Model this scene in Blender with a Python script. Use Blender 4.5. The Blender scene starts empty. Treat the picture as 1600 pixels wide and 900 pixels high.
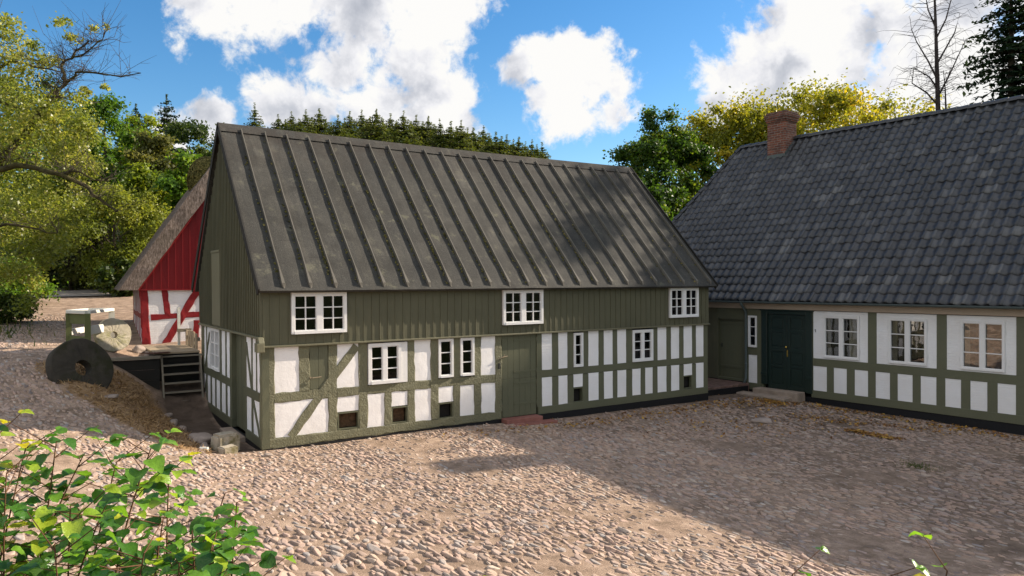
import bpy, math, random
import numpy as np
from mathutils import Vector, Matrix
random.seed(7); RNG = np.random.default_rng(7)
SC = bpy.context.scene
COL = SC.collection
R = math.radians

# ------------------------------------------------------------------ camera
F_PX, YAW, PITCH, ROLL = 1134.92, 0.5762, -0.0081, -0.0055
CAM = np.array([-4.0907, -16.3975, 3.6])
FW = np.array([math.sin(YAW)*math.cos(PITCH), math.cos(YAW)*math.cos(PITCH), math.sin(PITCH)])
RT0 = np.array([math.cos(YAW), -math.sin(YAW), 0.0]); UP0 = np.cross(RT0, FW)
RT = RT0*math.cos(ROLL) + UP0*math.sin(ROLL); UP = -RT0*math.sin(ROLL) + UP0*math.cos(ROLL)
cam = bpy.data.cameras.new('camera'); cam_o = bpy.data.objects.new('camera', cam); COL.objects.link(cam_o)
cam.sensor_width = 36; cam.lens = F_PX/1600*36; cam.clip_end = 3000; cam.clip_start = 0.05
M = Matrix.Identity(4)
for i in range(3):
    M[i][0], M[i][1], M[i][2], M[i][3] = RT[i], UP[i], -FW[i], CAM[i]
cam_o.matrix_world = M
SC.camera = cam_o

def pix(px, py, d):
    return CAM + d*(FW + RT*(px-800)/F_PX + UP*(450-py)/F_PX)
def pdir(px, py):
    v = FW + RT*(px-800)/F_PX + UP*(450-py)/F_PX
    return v/np.linalg.norm(v)

# ------------------------------------------------------------------ light
SUN = np.array([.866, -.135, .462]); SUN /= np.linalg.norm(SUN)
sl = bpy.data.lights.new('sun', 'SUN'); sl.energy = 5.0; sl.angle = R(0.55); sl.color = (1, .875, .73)
so = bpy.data.objects.new('sun', sl); COL.objects.link(so)
so.rotation_euler = Vector(SUN).to_track_quat('Z', 'Y').to_euler()
SC.view_settings.view_transform = 'Standard'; SC.view_settings.look = 'None'
SC.view_settings.exposure = 1.04; SC.view_settings.gamma = 1

class NT:
    """small helper round a node tree"""
    def __init__(s, nt): s.nt = nt; nt.nodes.clear()
    def n(s, t, **k):
        nd = s.nt.nodes.new(t)
        for a, v in k.items():
            if a.startswith('i_'):
                key = a[2:]
                key = int(key) if key.isdigit() else key.replace('_', ' ')
                s.set(nd, key, v)
            else: setattr(nd, a, v)
        return nd
    def set(s, nd, key, v):
        if isinstance(v, bpy.types.NodeSocket): s.nt.links.new(v, nd.inputs[key])
        else: nd.inputs[key].default_value = v
    def math(s, op, a, b=None, clamp=False):
        m = s.n('ShaderNodeMath', operation=op, use_clamp=clamp); s.set(m, 0, a)
        if b is not None: s.set(m, 1, b)
        return m.outputs[0]
    def mix(s, f, a, b, mode='MIX'):
        m = s.n('ShaderNodeMix', data_type='RGBA', blend_type=mode)
        s.set(m, 0, f); s.set(m, 6, a if isinstance(a, bpy.types.NodeSocket) else (*a, 1)); s.set(m, 7, b if isinstance(b, bpy.types.NodeSocket) else (*b, 1))
        return m.outputs[2]
    def ramp(s, f, stops):
        r = s.n('ShaderNodeValToRGB'); e = r.color_ramp.elements
        while len(e) < len(stops): e.new(.5)
        for el, (p, c) in zip(e, stops):
            el.position = p; el.color = (*c, 1) if len(c) == 3 else c
        s.set(r, 0, f); return r.outputs[0]
    def mrange(s, v, a, b, c=0., d=1., t='LINEAR'):
        m = s.n('ShaderNodeMapRange', interpolation_type=t); s.set(m, 0, v)
        for i, x in enumerate((a, b, c, d)): s.set(m, 1+i, x)
        return m.outputs[0]
    def noise(s, vec, scale, detail=4., rough=.55, out=0):
        m = s.n('ShaderNodeTexNoise'); s.set(m, 'Vector', vec); s.set(m, 'Scale', scale); s.set(m, 'Detail', detail); s.set(m, 'Roughness', rough)
        return m.outputs[out]
    def mapping(s, vec, scale):
        m = s.n('ShaderNodeMapping'); s.set(m, 0, vec); m.inputs['Scale'].default_value = scale; return m.outputs[0]

# sky: Nishita with cumulus clouds set out by direction
world = bpy.data.worlds.new('World'); SC.world = world; world.use_nodes = True
w = NT(world.node_tree)
wo = w.n('ShaderNodeOutputWorld'); bg = w.n('ShaderNodeBackground')
w.nt.links.new(bg.outputs[0], wo.inputs[0])
sky = w.n('ShaderNodeTexSky', sky_type='NISHITA'); sky.sun_disc = False
sky.sun_elevation = math.asin(SUN[2]); sky.sun_rotation = math.atan2(SUN[0], SUN[1])
sky.air_density = 1.0; sky.dust_density = 0.25; sky.ozone_density = 2.2
tc = w.n('ShaderNodeTexCoord').outputs['Generated']
CLOUDS = [(430,-25,118),(560,5,135),(320,0,45),(680,0,85),(640,110,100),(545,95,70),(700,150,58),(590,165,70),(500,178,48),(440,168,62),(335,190,40),(270,205,32),(660,190,60),(720,200,45),
          (812,108,42),(850,104,42),(880,112,50),(925,128,55),(962,135,40),(900,170,50),(955,172,40),(850,150,40),
          (1340,50,120),(1255,105,75),(1160,125,62),(1265,20,62),(1425,95,120),(1500,70,110),(1190,92,48),(1130,165,44),(1600,120,90)]
mask = None
for (px, py, r) in CLOUDS:
    v = w.n('ShaderNodeVectorMath', operation='DISTANCE'); w.set(v, 0, tc); v.inputs[1].default_value = pdir(px, py)
    m = w.mrange(v.outputs['Value'], 0.05*r/F_PX, 1.7*r/F_PX, 1.0, 0.0)
    mask = m if mask is None else w.math('MAXIMUM', mask, m)
# sky outside the frame: extra cloud from noise, added as neutral fill light
fill_cloud = w.mrange(w.noise(tc, 2.0, 3.), .36, .60, 0.15, 1.)
vf = w.n('ShaderNodeVectorMath', operation='DISTANCE'); w.set(vf, 0, tc); vf.inputs[1].default_value = pdir(800, 200)
away = w.mrange(vf.outputs['Value'], .85, 1.1); fill_cloud = w.math('MULTIPLY', fill_cloud, away)
mask = w.math('MAXIMUM', mask, fill_cloud)
warp = w.n('ShaderNodeVectorMath', operation='ADD'); w.set(warp, 0, tc)
wn = w.n('ShaderNodeVectorMath', operation='SCALE'); w.set(wn, 0, w.noise(tc, 7., 3., .5, 1)); wn.inputs[3].default_value = .06
w.nt.links.new(wn.outputs[0], warp.inputs[1])
n1 = w.noise(warp.outputs[0], 8., 14., .62)
n2 = w.noise(warp.outputs[0], 26., 8., .62)
dens = w.math('ADD', mask, w.math('ADD', w.math('MULTIPLY', w.math('SUBTRACT', n1, .5), 2.1), w.math('MULTIPLY', w.math('SUBTRACT', n2, .5), 1.15)))
cover = w.mrange(dens, .36, .72, 0., 1., 'SMOOTHSTEP')
cover = w.math('MULTIPLY', cover, w.mrange(mask, .0, .12))
# self-shade: density looked up a little towards the sun gives bright and grey sides
sh = w.n('ShaderNodeVectorMath', operation='ADD'); w.set(sh, 0, warp.outputs[0]); sh.inputs[1].default_value = (0.012, 0.0, 0.03)
n3 = w.noise(sh.outputs[0], 9., 6., .55)
lit = w.math('ADD', w.math('MULTIPLY', w.math('SUBTRACT', n1, n3), 3.4), w.math('ADD', w.mrange(dens, .50, 1.5, .96, .40), w.math('MULTIPLY', w.math('SUBTRACT', w.noise(tc, 5.5, 3.), .5), 1.1)))
lit = w.math('ADD', lit, w.math('MULTIPLY', w.math('SUBTRACT', n2, .5), .35), clamp=True)
ccol = w.ramp(lit, [(0., (.40, .43, .50)), (.45, (.62, .64, .70)), (.80, (.90, .90, .93)), (1., (1.0, .99, .97))])
hs = w.n('ShaderNodeHueSaturation'); hs.inputs['Saturation'].default_value = 1.34; hs.inputs['Value'].default_value = 1.0
w.set(hs, 'Color', sky.outputs[0])
sk = w.n('ShaderNodeVectorMath', operation='SCALE'); w.set(sk, 0, hs.outputs[0]); sk.inputs[3].default_value = 0.084
cb = w.n('ShaderNodeVectorMath', operation='SCALE'); w.set(cb, 0, ccol); w.set(cb, 3, w.math('ADD', .48, w.math('MULTIPLY', away, .26)))  # unseen clouds brightened further to fill the shade
final = w.mix(cover, sk.outputs[0], cb.outputs[0])
w.set(bg, 'Color', final); bg.inputs['Strength'].default_value = 1.0

# ------------------------------------------------------------------ materials
def new_mat(name):
    m = bpy.data.materials.new(name); m.use_nodes = True
    t = NT(m.node_tree); o = t.n('ShaderNodeOutputMaterial')
    return m, t, o
def princ(t, o, color, rough=.7, bump=None, bstr=.3, bdist=.02, spec=.4, metallic=0.):
    p = t.n('ShaderNodeBsdfPrincipled')
    t.set(p, 'Base Color', color if isinstance(color, bpy.types.NodeSocket) else (*color, 1))
    t.set(p, 'Roughness', rough); t.set(p, 'Specular IOR Level', spec); t.set(p, 'Metallic', metallic)
    if bump is not None:
        b = t.n('ShaderNodeBump'); b.inputs['Strength'].default_value = bstr; b.inputs['Distance'].default_value = bdist
        t.set(b, 'Height', bump); t.nt.links.new(b.outputs[0], p.inputs['Normal'])
    t.nt.links.new(p.outputs[0], o.inputs[0]); return p
def objco(t): return t.n('ShaderNodeTexCoord').outputs['Object']
def attr(t, name): return t.n('ShaderNodeAttribute', attribute_name=name).outputs['Fac']

def mat_paint(name, c, var=.25, rough=.6, grain=(8, 8, 1.2), bstr=.35, bdist=.01, wear=None, spec=.3):
    m, t, o = new_mat(name); co = objco(t)
    g = t.noise(t.mapping(co, grain), 9., 6., .6); big = t.noise(co, 1.1, 4., .6); fine = t.noise(co, 30., 4., .6)
    c = np.array(c)
    col = t.mix(big, tuple(c*(1-var)), tuple(c*(1+var)))
    col = t.mix(t.mrange(g, .3, .75, 0., .35), col, tuple(c*.62))
    if wear is not None:
        col = t.mix(t.mrange(t.noise(co, 5.5, 7., .7), .62, .74, 0., .7), col, wear)
    h = t.math('ADD', g, t.math('MULTIPLY', fine, .5))
    princ(t, o, col, rough, h, bstr, bdist, spec); return m
GREEN = (.156, .150, .088)
M_BEAM = mat_paint('green_hewn_timber', GREEN, .22, .55, (3, 3, 2.), .9, .025, (.15, .14, .085))
M_BEAM_S = mat_paint('green_smooth_timber', (.112, .113, .068), .16, .5, (7, 7, 1.5), .35, .01)
M_BOARD = mat_paint('green_board_cladding', (.098, .094, .055), .28, .55, (9, 9, .6), .4, .01, (.10, .085, .045))
M_BOARD_PALE = mat_paint('pale_green_board', (.15, .14, .085), .2, .6)
M_DARKGREEN = mat_paint('dark_green_gloss_paint', (.012, .024, .0185), .2, .30, (7, 7, 1), .15, .005, None, .5)
M_WHITE_WOOD = mat_paint('white_painted_wood', (.74, .72, .69), .06, .5, (8, 8, 2), .15, .004)
M_RED = mat_paint('red_painted_timber', (.235, .010, .012), .25, .55, (3, 3, 1.5), .6, .015, (.18, .02, .018))
M_RED_B = mat_paint('red_painted_boards', (.20, .007, .009), .22, .5, (8, 8, .6), .3, .008)
M_FASCIA = mat_paint('tan_painted_fascia', (.40, .31, .225), .12, .6, (1, 1, 8), .15, .005)
M_TAR = mat_paint('black_tarred_plinth', (.006, .006, .007), .3, .6, (3, 3, 3), .5, .02)
M_OLDWOOD = mat_paint('weathered_grey_wood', (.22, .19, .14), .3, .8, (2.5, 2.5, 9), .5, .01, (.12, .13, .06))
M_OLDWOOD2 = mat_paint('weathered_tan_wood', (.33, .26, .17), .25, .8, (9, 9, 1.2), .5, .01, (.16, .15, .08))
M_BLACKWOOD = mat_paint('damp_black_planks', (.020, .018, .014), .4, .8, (1.5, 6, 6), .6, .02)
M_RAIL = mat_paint('mossy_white_rail', (.60, .58, .50), .12, .65, (4, 4, 4), .4, .01, (.22, .22, .08))
M_MOSSWOOD = mat_paint('green_algae_wood', (.12, .13, .045), .4, .8, (4, 4, 2), .5, .01, (.30, .30, .20))
M_RUST = mat_paint('rusty_sheet_iron', (.075, .030, .018), .4, .75, (3, 3, 3), .4, .006, (.12, .05, .025))
M_ZINC = mat_paint('grey_green_zinc', (.075, .095, .09), .2, .4, (3, 3, 1), .15, .003)
M_IRON = mat_paint('dark_iron', (.045, .045, .035), .3, .5, (5, 5, 5), .4, .004)
M_BRASS = new_mat('brass'); princ(M_BRASS[1], M_BRASS[2], (.85, .55, .12), .25, metallic=1.); M_BRASS = M_BRASS[0]
M_DARK = new_mat('dark_interior'); princ(M_DARK[1], M_DARK[2], (.012, .010, .008), .95); M_DARK = M_DARK[0]
M_CLOTH = new_mat('white_curtain'); princ(M_CLOTH[1], M_CLOTH[2], (.6, .57, .5), .9); M_CLOTH = M_CLOTH[0]

def mat_lime(name, brick=False, c=(.74, .71, .69), dirt=.35):
    m, t, o = new_mat(name); co = objco(t)
    big = t.noise(co, 1.6, 6., .65); fine = t.noise(co, 22., 5., .6); mid = t.noise(co, 6., 5., .65)
    h = t.math('ADD', t.math('MULTIPLY', mid, 1.2), t.math('MULTIPLY', fine, .45))
    if brick:
        sep = t.n('ShaderNodeSeparateXYZ'); t.set(sep, 0, co)
        cmb = t.n('ShaderNodeCombineXYZ'); t.set(cmb, 0, t.math('ADD', sep.outputs[0], sep.outputs[1])); t.set(cmb, 1, sep.outputs[2])
        wv = t.n('ShaderNodeVectorMath', operation='ADD'); t.set(wv, 0, cmb.outputs[0])
        sc = t.n('ShaderNodeVectorMath', operation='SCALE'); t.set(sc, 0, t.noise(co, 3., 3., .5, 1)); sc.inputs[3].default_value = .03
        t.nt.links.new(sc.outputs[0], wv.inputs[1])
        b = t.n('ShaderNodeTexBrick'); t.set(b, 'Vector', wv.outputs[0])
        for k, v in (('Scale', 1.), ('Mortar Size', .008), ('Mortar Smooth', .6), ('Brick Width', .24), ('Row Height', .075)): b.inputs[k].default_value = v
        h = t.math('SUBTRACT', h, t.math('MULTIPLY', b.outputs['Fac'], 2.2))
    c = np.array(c)
    col = t.mix(t.mrange(big, .35, .75), tuple(c), tuple(c*np.array([.92, .90, .87])))
    col = t.mix(t.mrange(t.noise(co, 4., 8., .75), .58, .74, 0., dirt), col, (.46, .40, .34))
    princ(t, o, col, .85, h, .42, .014, .2); return m
M_LIME = mat_lime('limewashed_plaster', c=(.83, .805, .78)); M_LIMEBRICK = mat_lime('limewashed_brick', True, (.82, .80, .785), .2)
M_LIMEBRICK_C = mat_lime('clean_whitewashed_brick', True, (.76, .745, .73), .06)

def mat_glass(name, refl, tint):
    m, t, o = new_mat(name)
    tr = t.n('ShaderNodeBsdfTransparent'); tr.inputs[0].default_value = (*tint, 1)
    gl = t.n('ShaderNodeBsdfGlossy'); gl.inputs['Roughness'].default_value = .01
    b = t.n('ShaderNodeBump'); b.inputs['Strength'].default_value = .08; b.inputs['Distance'].default_value = .01
    t.set(b, 'Height', t.noise(objco(t), 4., 1.)); t.nt.links.new(b.outputs[0], gl.inputs['Normal'])
    mx = t.n('ShaderNodeMixShader'); mx.inputs[0].default_value = refl
    t.nt.links.new(tr.outputs[0], mx.inputs[1]); t.nt.links.new(gl.outputs[0], mx.inputs[2]); t.nt.links.new(mx.outputs[0], o.inputs[0])
    return m
M_GLASS_DARK = mat_glass('old_window_glass', .03, (.5, .5, .5))
M_GLASS_REFL = mat_glass('reflecting_window_glass', .13, (.75, .75, .72))

def mat_roof_felt():
    m, t, o = new_mat('tarred_felt_roofing'); co = objco(t)
    big = t.noise(co, .55, 6., .65); streak = t.noise(t.mapping(co, (5., .5, .5)), 3., 6., .65); fine = t.noise(co, 55., 3., .7)
    sheet = t.n('ShaderNodeSeparateXYZ'); t.set(sheet, 0, co)
    band = t.n('ShaderNodeTexWhiteNoise', noise_dimensions='1D'); t.set(band, 'W', t.math('FLOOR', t.math('MULTIPLY', sheet.outputs[0], 1/.592)))
    col = t.ramp(t.mrange(big, .3, .75), [(0., (.024, .0225, .019)), (.5, (.050, .047, .039)), (1., (.100, .092, .076))])
    col = t.mix(t.mrange(streak, .42, .70, 0., .8), col, (.030, .029, .025))
    col = t.mix(t.math('MULTIPLY', band.outputs[0], .5), col, (.028, .028, .026))
    col = t.mix(t.mrange(fine, .5, .75, 0., .5), col, (.155, .145, .125))
    lich = t.noise(co, 2.2, 9., .75)
    col = t.mix(t.mrange(t.noise(co, 1.3, 9., .7), .50, .62, 0., .45), col, (.026, .024, .020))
    col = t.mix(t.mrange(lich, .58, .68, 0., .6), col, (.135, .130, .085))
    seam = t.math('FRACT', t.math('ADD', t.math('MULTIPLY', sheet.outputs[2], .55), t.math('ADD', t.math('MULTIPLY', band.outputs[0], 3.), t.math('MULTIPLY', t.noise(co, 2., 4.), .05))))
    col = t.mix(t.mrange(seam, .0, .012, .6, 0.), col, (.018, .016, .014))
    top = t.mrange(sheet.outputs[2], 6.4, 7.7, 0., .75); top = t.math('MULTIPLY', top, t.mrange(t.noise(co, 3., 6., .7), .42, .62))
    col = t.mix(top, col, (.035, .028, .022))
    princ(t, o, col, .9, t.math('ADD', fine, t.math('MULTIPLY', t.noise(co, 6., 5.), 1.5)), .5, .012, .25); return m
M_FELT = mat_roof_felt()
M_BATTEN = mat_paint('weathered_sunlit_batten', (.115, .104, .084), .4, .8, (9, 2, 2), .4, .008, (.06, .055, .04))  # paler than the roof felt: the sunlit edges are put into the colour

def mat_tiles():
    m, t, o = new_mat('black_glazed_pantile'); co = objco(t)
    a = attr(t, 'tint'); n = t.noise(co, 7., 5., .65)
    col = t.ramp(a, [(0., (.020, .0203, .0215)), (.5, (.030, .0303, .032)), (.85, (.050, .050, .051)), (1., (.092, .090, .085))])
    col = t.mix(t.mrange(n, .52, .80, 0., .45), col, (.075, .074, .072))
    col = t.mix(t.mrange(t.noise(co, 1.2, 6., .7), .6, .75, 0., .35), col, (.10, .10, .085))
    princ(t, o, col, t.mrange(n, .3, .7, .34, .6), t.noise(co, 35., 4.), .25, .006, .55); return m
M_TILE = mat_tiles()

def mat_brick():
    m, t, o = new_mat('red_brown_brickwork'); co = objco(t)
    sep = t.n('ShaderNodeSeparateXYZ'); t.set(sep, 0, co)
    cmb = t.n('ShaderNodeCombineXYZ'); t.set(cmb, 0, t.math('ADD', sep.outputs[0], sep.outputs[1])); t.set(cmb, 1, sep.outputs[2])
    b = t.n('ShaderNodeTexBrick'); t.set(b, 'Vector', cmb.outputs[0])
    b.inputs['Color1'].default_value = (.215, .075, .044, 1); b.inputs['Color2'].default_value = (.085, .032, .025, 1); b.inputs['Mortar'].default_value = (.21, .17, .14, 1)
    for k, v in (('Scale', 1.), ('Mortar Size', .013), ('Mortar Smooth', .15), ('Brick Width', .27), ('Row Height', .098), ('Bias', -.15)): b.inputs[k].default_value = v
    col = t.mix(t.mrange(t.noise(co, 3., 6., .7), .42, .68, 0., .75), b.outputs[0], (.05, .036, .032))
    h = t.math('SUBTRACT', t.math('MULTIPLY', t.noise(co, 30., 4.), .4), b.outputs['Fac'])
    princ(t, o, col, .9, h, .7, .01, .2); return m
M_BRICK = mat_brick()

def mat_thatch():
    m, t, o = new_mat('grey_reed_thatch'); co = objco(t)
    g = t.noise(t.mapping(co, (1., 1., .25)), 30., 5., .7); c2 = t.noise(co, 60., 3., .8); b = t.noise(co, 1.5, 5.)
    col = t.ramp(t.mrange(g, .3, .7), [(0., (.055, .040, .032)), (.5, (.20, .155, .125)), (1., (.40, .32, .27))])
    col = t.mix(t.mrange(c2, .52, .7, 0., .7), col, (.03, .022, .018))
    col = t.mix(t.mrange(b, .5, .75, 0., .4), col, (.10, .085, .06))
    princ(t, o, col, .95, t.math('ADD', g, c2), .9, .04, .1); return m
M_THATCH = mat_thatch()
def mat_stone(name, c1, c2, moss=None, scale=1.):
    m, t, o = new_mat(name); co = objco(t)
    a = t.noise(co, 3.*scale, 8., .7); f = t.noise(co, 24.*scale, 6., .7)
    col = t.mix(t.mrange(a, .3, .7), c1, c2)
    col = t.mix(t.mrange(f, .55, .75, 0., .5), col, tuple(np.array(c1)*.4))
    if moss: col = t.mix(t.mrange(t.noise(co, 2.2*scale, 6., .7), .48, .62, 0., .85), col, moss)
    princ(t, o, col, .9, t.math('ADD', a, t.math('MULTIPLY', f, .6)), .6, .02, .2); return m
M_MILLSTONE_D = mat_stone('dark_mossy_millstone', (.028, .025, .020), (.058, .050, .038), (.026, .027, .012))
M_MILLSTONE_L = mat_stone('pale_lichen_millstone', (.30, .26, .19), (.46, .41, .31), (.22, .21, .09))
M_BLOCK = mat_stone('pale_sandstone_block', (.30, .255, .19), (.45, .39, .30), (.10, .085, .025))
M_STEP = mat_stone('worn_granite_step', (.22, .17, .13), (.34, .27, .21), None)
M_REDSTEP = mat_stone('red_brick_step', (.19, .075, .058), (.30, .135, .105), None)
M_ROCK = mat_stone('fieldstone', (.20, .16, .13), (.36, .29, .24), None)
M_LANDING = mat_stone('worn_brick_paving', (.10, .055, .045), (.22, .14, .11), (.07, .05, .03), 2.)

def mat_cobble():
    m, t, o = new_mat('granite_fieldstone_cobble'); co = objco(t); a = attr(t, 'tint')
    col = t.ramp(a, [(0., (.17, .135, .115)), (.25, (.31, .225, .18)), (.5, (.40, .295, .225)), (.74, (.41, .28, .215)), (.88, (.27, .245, .225)), (1., (.50, .41, .33))])
    col = t.mix(t.mrange(t.noise(co, 18., 5., .7), .5, .75, 0., .4), col, (.15, .115, .095))
    col = t.mix(t.mrange(t.noise(co, .45, 5., .65), .42, .66, 0., .30), col, (.42, .30, .20))
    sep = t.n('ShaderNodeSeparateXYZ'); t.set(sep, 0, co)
    damp_shade = t.math('MULTIPLY', t.mrange(t.math('ADD', sep.outputs[0], t.math('MULTIPLY', t.noise(co, .35, 4.), 5.)), 9., 14., 0., .30), 1.)  # painted shade: stones greyed towards the right side of the yard
    col = t.mix(damp_shade, col, (.135, .105, .092))
    princ(t, o, col, .78, t.noise(co, 45., 5.), .35, .008, .3); return m
M_COBBLE = mat_cobble()

def mat_ground():
    m, t, o = new_mat('sandy_earth_and_grass'); co = objco(t)
    a = t.noise(co, 2.6, 9., .7); f = t.noise(co, 40., 5., .75)
    col = t.ramp(t.mrange(a, .3, .7), [(0., (.13, .092, .060)), (.5, (.30, .212, .150)), (1., (.44, .325, .235))])
    col = t.mix(t.mrange(f, .5, .75, 0., .6), col, (.085, .058, .04))
    straw = attr(t, 'straw'); col = t.mix(t.math('MULTIPLY', straw, .8), col, t.mix(f, (.19, .115, .055), (.42, .27, .13)))
    dark = attr(t, 'damp_shade'); col = t.mix(t.math('MULTIPLY', dark, .8), col, t.mix(a, (.024, .018, .014), (.080, .058, .043)))  # ditch damp together with the painted yard shade
    gr = attr(t, 'grass'); col = t.mix(gr, col, t.ramp(t.noise(co, 1.5, 8., .7), [(.3, (.020, .034, .008)), (.55, (.048, .070, .014)), (.8, (.095, .10, .028))]))
    princ(t, o, col, .95, t.math('ADD', a, f), .7, .03, .15); return m
M_GROUND = mat_ground()
def mat_simple_noise(name, c1, c2, scale, rough=.95, bstr=.4):
    m, t, o = new_mat(name); co = objco(t); a = t.noise(co, scale, 7., .7)
    princ(t, o, t.mix(t.mrange(a, .3, .7), c1, c2), rough, t.noise(co, scale*12, 4.), bstr, .01, .2); return m
M_ROAD = mat_simple_noise('worn_pale_asphalt', (.20, .175, .155), (.32, .28, .24), 1.2)
M_STRAWBACK = mat_simple_noise('dark_straw_infill', (.030, .018, .010), (.13, .075, .040), 14.)
M_BARK = mat_simple_noise('tree_bark', (.035, .028, .020), (.095, .075, .055), 6.)
M_BARK_MOSS = mat_simple_noise('mossy_bark', (.022, .018, .012), (.085, .075, .022), 3.)
M_BIRCH = mat_simple_noise('birch_bark', (.020, .016, .016), (.075, .060, .055), 2.)
M_STEM = mat_simple_noise('red_brown_twig', (.065, .028, .016), (.14, .075, .035), 10.)

def mat_leaf(name, stops, transl=.35, rough=.5, spec=.3):
    m, t, o = new_mat(name); a = attr(t, 'tint')
    col = t.ramp(a, stops)
    p = t.n('ShaderNodeBsdfPrincipled'); t.set(p, 'Base Color', col); t.set(p, 'Roughness', rough); t.set(p, 'Specular IOR Level', spec)
    tr = t.n('ShaderNodeBsdfTranslucent'); t.set(tr, 0, t.mix(.5, col, t.mix(1., col, (2.2, 2.1, .7), 'MULTIPLY')))
    mx = t.n('ShaderNodeMixShader'); mx.inputs[0].default_value = transl
    t.nt.links.new(p.outputs[0], mx.inputs[1]); t.nt.links.new(tr.outputs[0], mx.inputs[2]); t.nt.links.new(mx.outputs[0], o.inputs[0])
    return m
def mat_leaf_veined(*a, **k):
    m = mat_leaf(*a, **k); nt = m.node_tree; t = NT.__new__(NT); t.nt = nt
    co = objco(t); b = nt.nodes.new('ShaderNodeBump'); b.inputs['Strength'].default_value = .7; b.inputs['Distance'].default_value = .004
    t.set(b, 'Height', t.noise(co, 90., 3., .6))
    for n in nt.nodes:
        if n.type in ('BSDF_PRINCIPLED', 'BSDF_TRANSLUCENT'): nt.links.new(b.outputs[0], n.inputs['Normal'])
    p = next(n for n in nt.nodes if n.type == 'BSDF_PRINCIPLED'); c = p.inputs['Base Color'].links[0].from_socket
    nt.links.new(t.mix(t.mrange(t.noise(co, 45., 4., .7), .5, .75, 0., .5), c, (.02, .05, .008)), p.inputs['Base Color'])
    return m
L_ALDER = mat_leaf('alder_foliage', [(0., (.080, .108, .014)), (.45, (.18, .215, .030)), (.75, (.27, .275, .052)), (1., (.40, .36, .13))], .48, .4, .45)
L_GREEN = mat_leaf('fresh_green_foliage', [(0., (.036, .085, .008)), (.5, (.090, .175, .015)), (1., (.20, .26, .022))], .45)
L_YGREEN = mat_leaf('yellow_green_foliage', [(0., (.062, .10, .008)), (.5, (.16, .215, .014)), (1., (.30, .31, .022))], .45)
L_DARK = mat_leaf('dark_green_foliage', [(0., (.016, .034, .006)), (.5, (.042, .070, .012)), (1., (.095, .125, .020))], .42)
L_BROWN = mat_leaf('olive_brown_foliage', [(0., (.048, .054, .012)), (.5, (.10, .11, .024)), (1., (.18, .17, .042))], .45)
L_OLIVE = mat_leaf('olive_willow_foliage', [(0., (.075, .10, .014)), (.5, (.175, .205, .026)), (1., (.29, .285, .048))], .48)
L_OAK = mat_leaf('oak_green_foliage', [(0., (.018, .045, .006)), (.6, (.050, .100, .010)), (1., (.17, .20, .015))], .45)
L_YELLOW = mat_leaf('autumn_yellow_foliage', [(0., (.095, .115, .010)), (.45, (.22, .225, .018)), (.8, (.40, .33, .022)), (1., (.52, .31, .025))], .45)
L_SPRUCE = mat_leaf('spruce_needles', [(0., (.018, .034, .010)), (.5, (.055, .080, .016)), (1., (.16, .17, .028))], .3, .6)
L_FIR = mat_leaf('dark_fir_needles', [(0., (.008, .020, .010)), (.5, (.017, .040, .018)), (1., (.040, .066, .024))], .15, .6)
L_HAZEL = mat_leaf_veined('hazel_leaf', [(0., (.022, .075, .012)), (.35, (.070, .185, .020)), (.65, (.17, .33, .028)), (.88, (.36, .43, .035)), (1., (.56, .47, .03))], .45, .32, .5)
L_FALLEN = mat_leaf('fallen_leaf', [(0., (.09, .035, .012)), (.5, (.24, .11, .022)), (1., (.40, .24, .04))], .1, .6)
L_STRAW = mat_leaf('dry_straw', [(0., (.11, .060, .025)), (.5, (.26, .155, .065)), (1., (.44, .30, .15))], .1, .7)
L_GRASS = mat_leaf('grass_blade', [(0., (.020, .045, .006)), (.6, (.055, .085, .012)), (1., (.15, .14, .03))], .3, .5)
L_MOSS = mat_leaf('moss_tuft', [(0., (.045, .045, .012)), (.6, (.12, .105, .025)), (1., (.22, .18, .06))], .1, .9)

# ------------------------------------------------------------------ geometry helpers
def link(o, parent=None):
    COL.objects.link(o)
    if parent is not None: o.parent = parent
    return o
def tag(o, label=None, cat=None, group=None, kind=None):
    for k, v in (('label', label), ('category', cat), ('group', group), ('kind', kind)):
        if v: o[k] = v
    return o
def thing(name, loc, label, cat, group=None, rotz=0.):
    o = bpy.data.objects.new(name, None); link(o); o.empty_display_size = .2
    o.location = loc; o.rotation_euler = (0, 0, rotz)
    return tag(o, label, cat, group)
def copy_tree(o, parent=None):
    c = o.copy(); COL.objects.link(c); c.parent = parent
    for ch in [x for x in SC.objects if x.parent == o]: copy_tree(ch, c)
    return c
def fast_mesh(name, V, F, mat, parent=None, tint=None, smooth=False, loc=None, extra=None):
    """V Nx3, F list of arrays (each Mxk)"""
    me = bpy.data.meshes.new(name); V = np.asarray(V, np.float32)
    if not isinstance(F, (list, tuple)): F = [F]
    F = [np.asarray(f, np.int32) for f in F if len(f)]
    loops = np.concatenate([f.ravel() for f in F]); tot = np.concatenate([np.full(len(f), f.shape[1], np.int32) for f in F])
    st = np.concatenate([[0], np.cumsum(tot)[:-1]]).astype(np.int32)
    me.vertices.add(len(V)); me.vertices.foreach_set('co', V.ravel())
    me.loops.add(len(loops)); me.loops.foreach_set('vertex_index', loops)
    me.polygons.add(len(tot)); me.polygons.foreach_set('loop_start', st)
    if smooth: me.polygons.foreach_set('use_smooth', np.ones(len(tot), bool))
    me.update(calc_edges=True); me.validate()
    if tint is not None:
        a = me.attributes.new('tint', 'FLOAT', 'FACE'); a.data.foreach_set('value', np.asarray(tint, np.float32))
    for k, v in (extra or {}).items():
        a = me.attributes.new(k, 'FLOAT', 'POINT'); a.data.foreach_set('value', np.asarray(v, np.float32))
    me.materials.append(mat)
    o = bpy.data.objects.new(name, me); link(o, parent)
    if loc is not None: o.location = loc
    return o
FRONT = lambda u, wv, z: (u, -wv, z)      # wall facing -y
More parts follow.
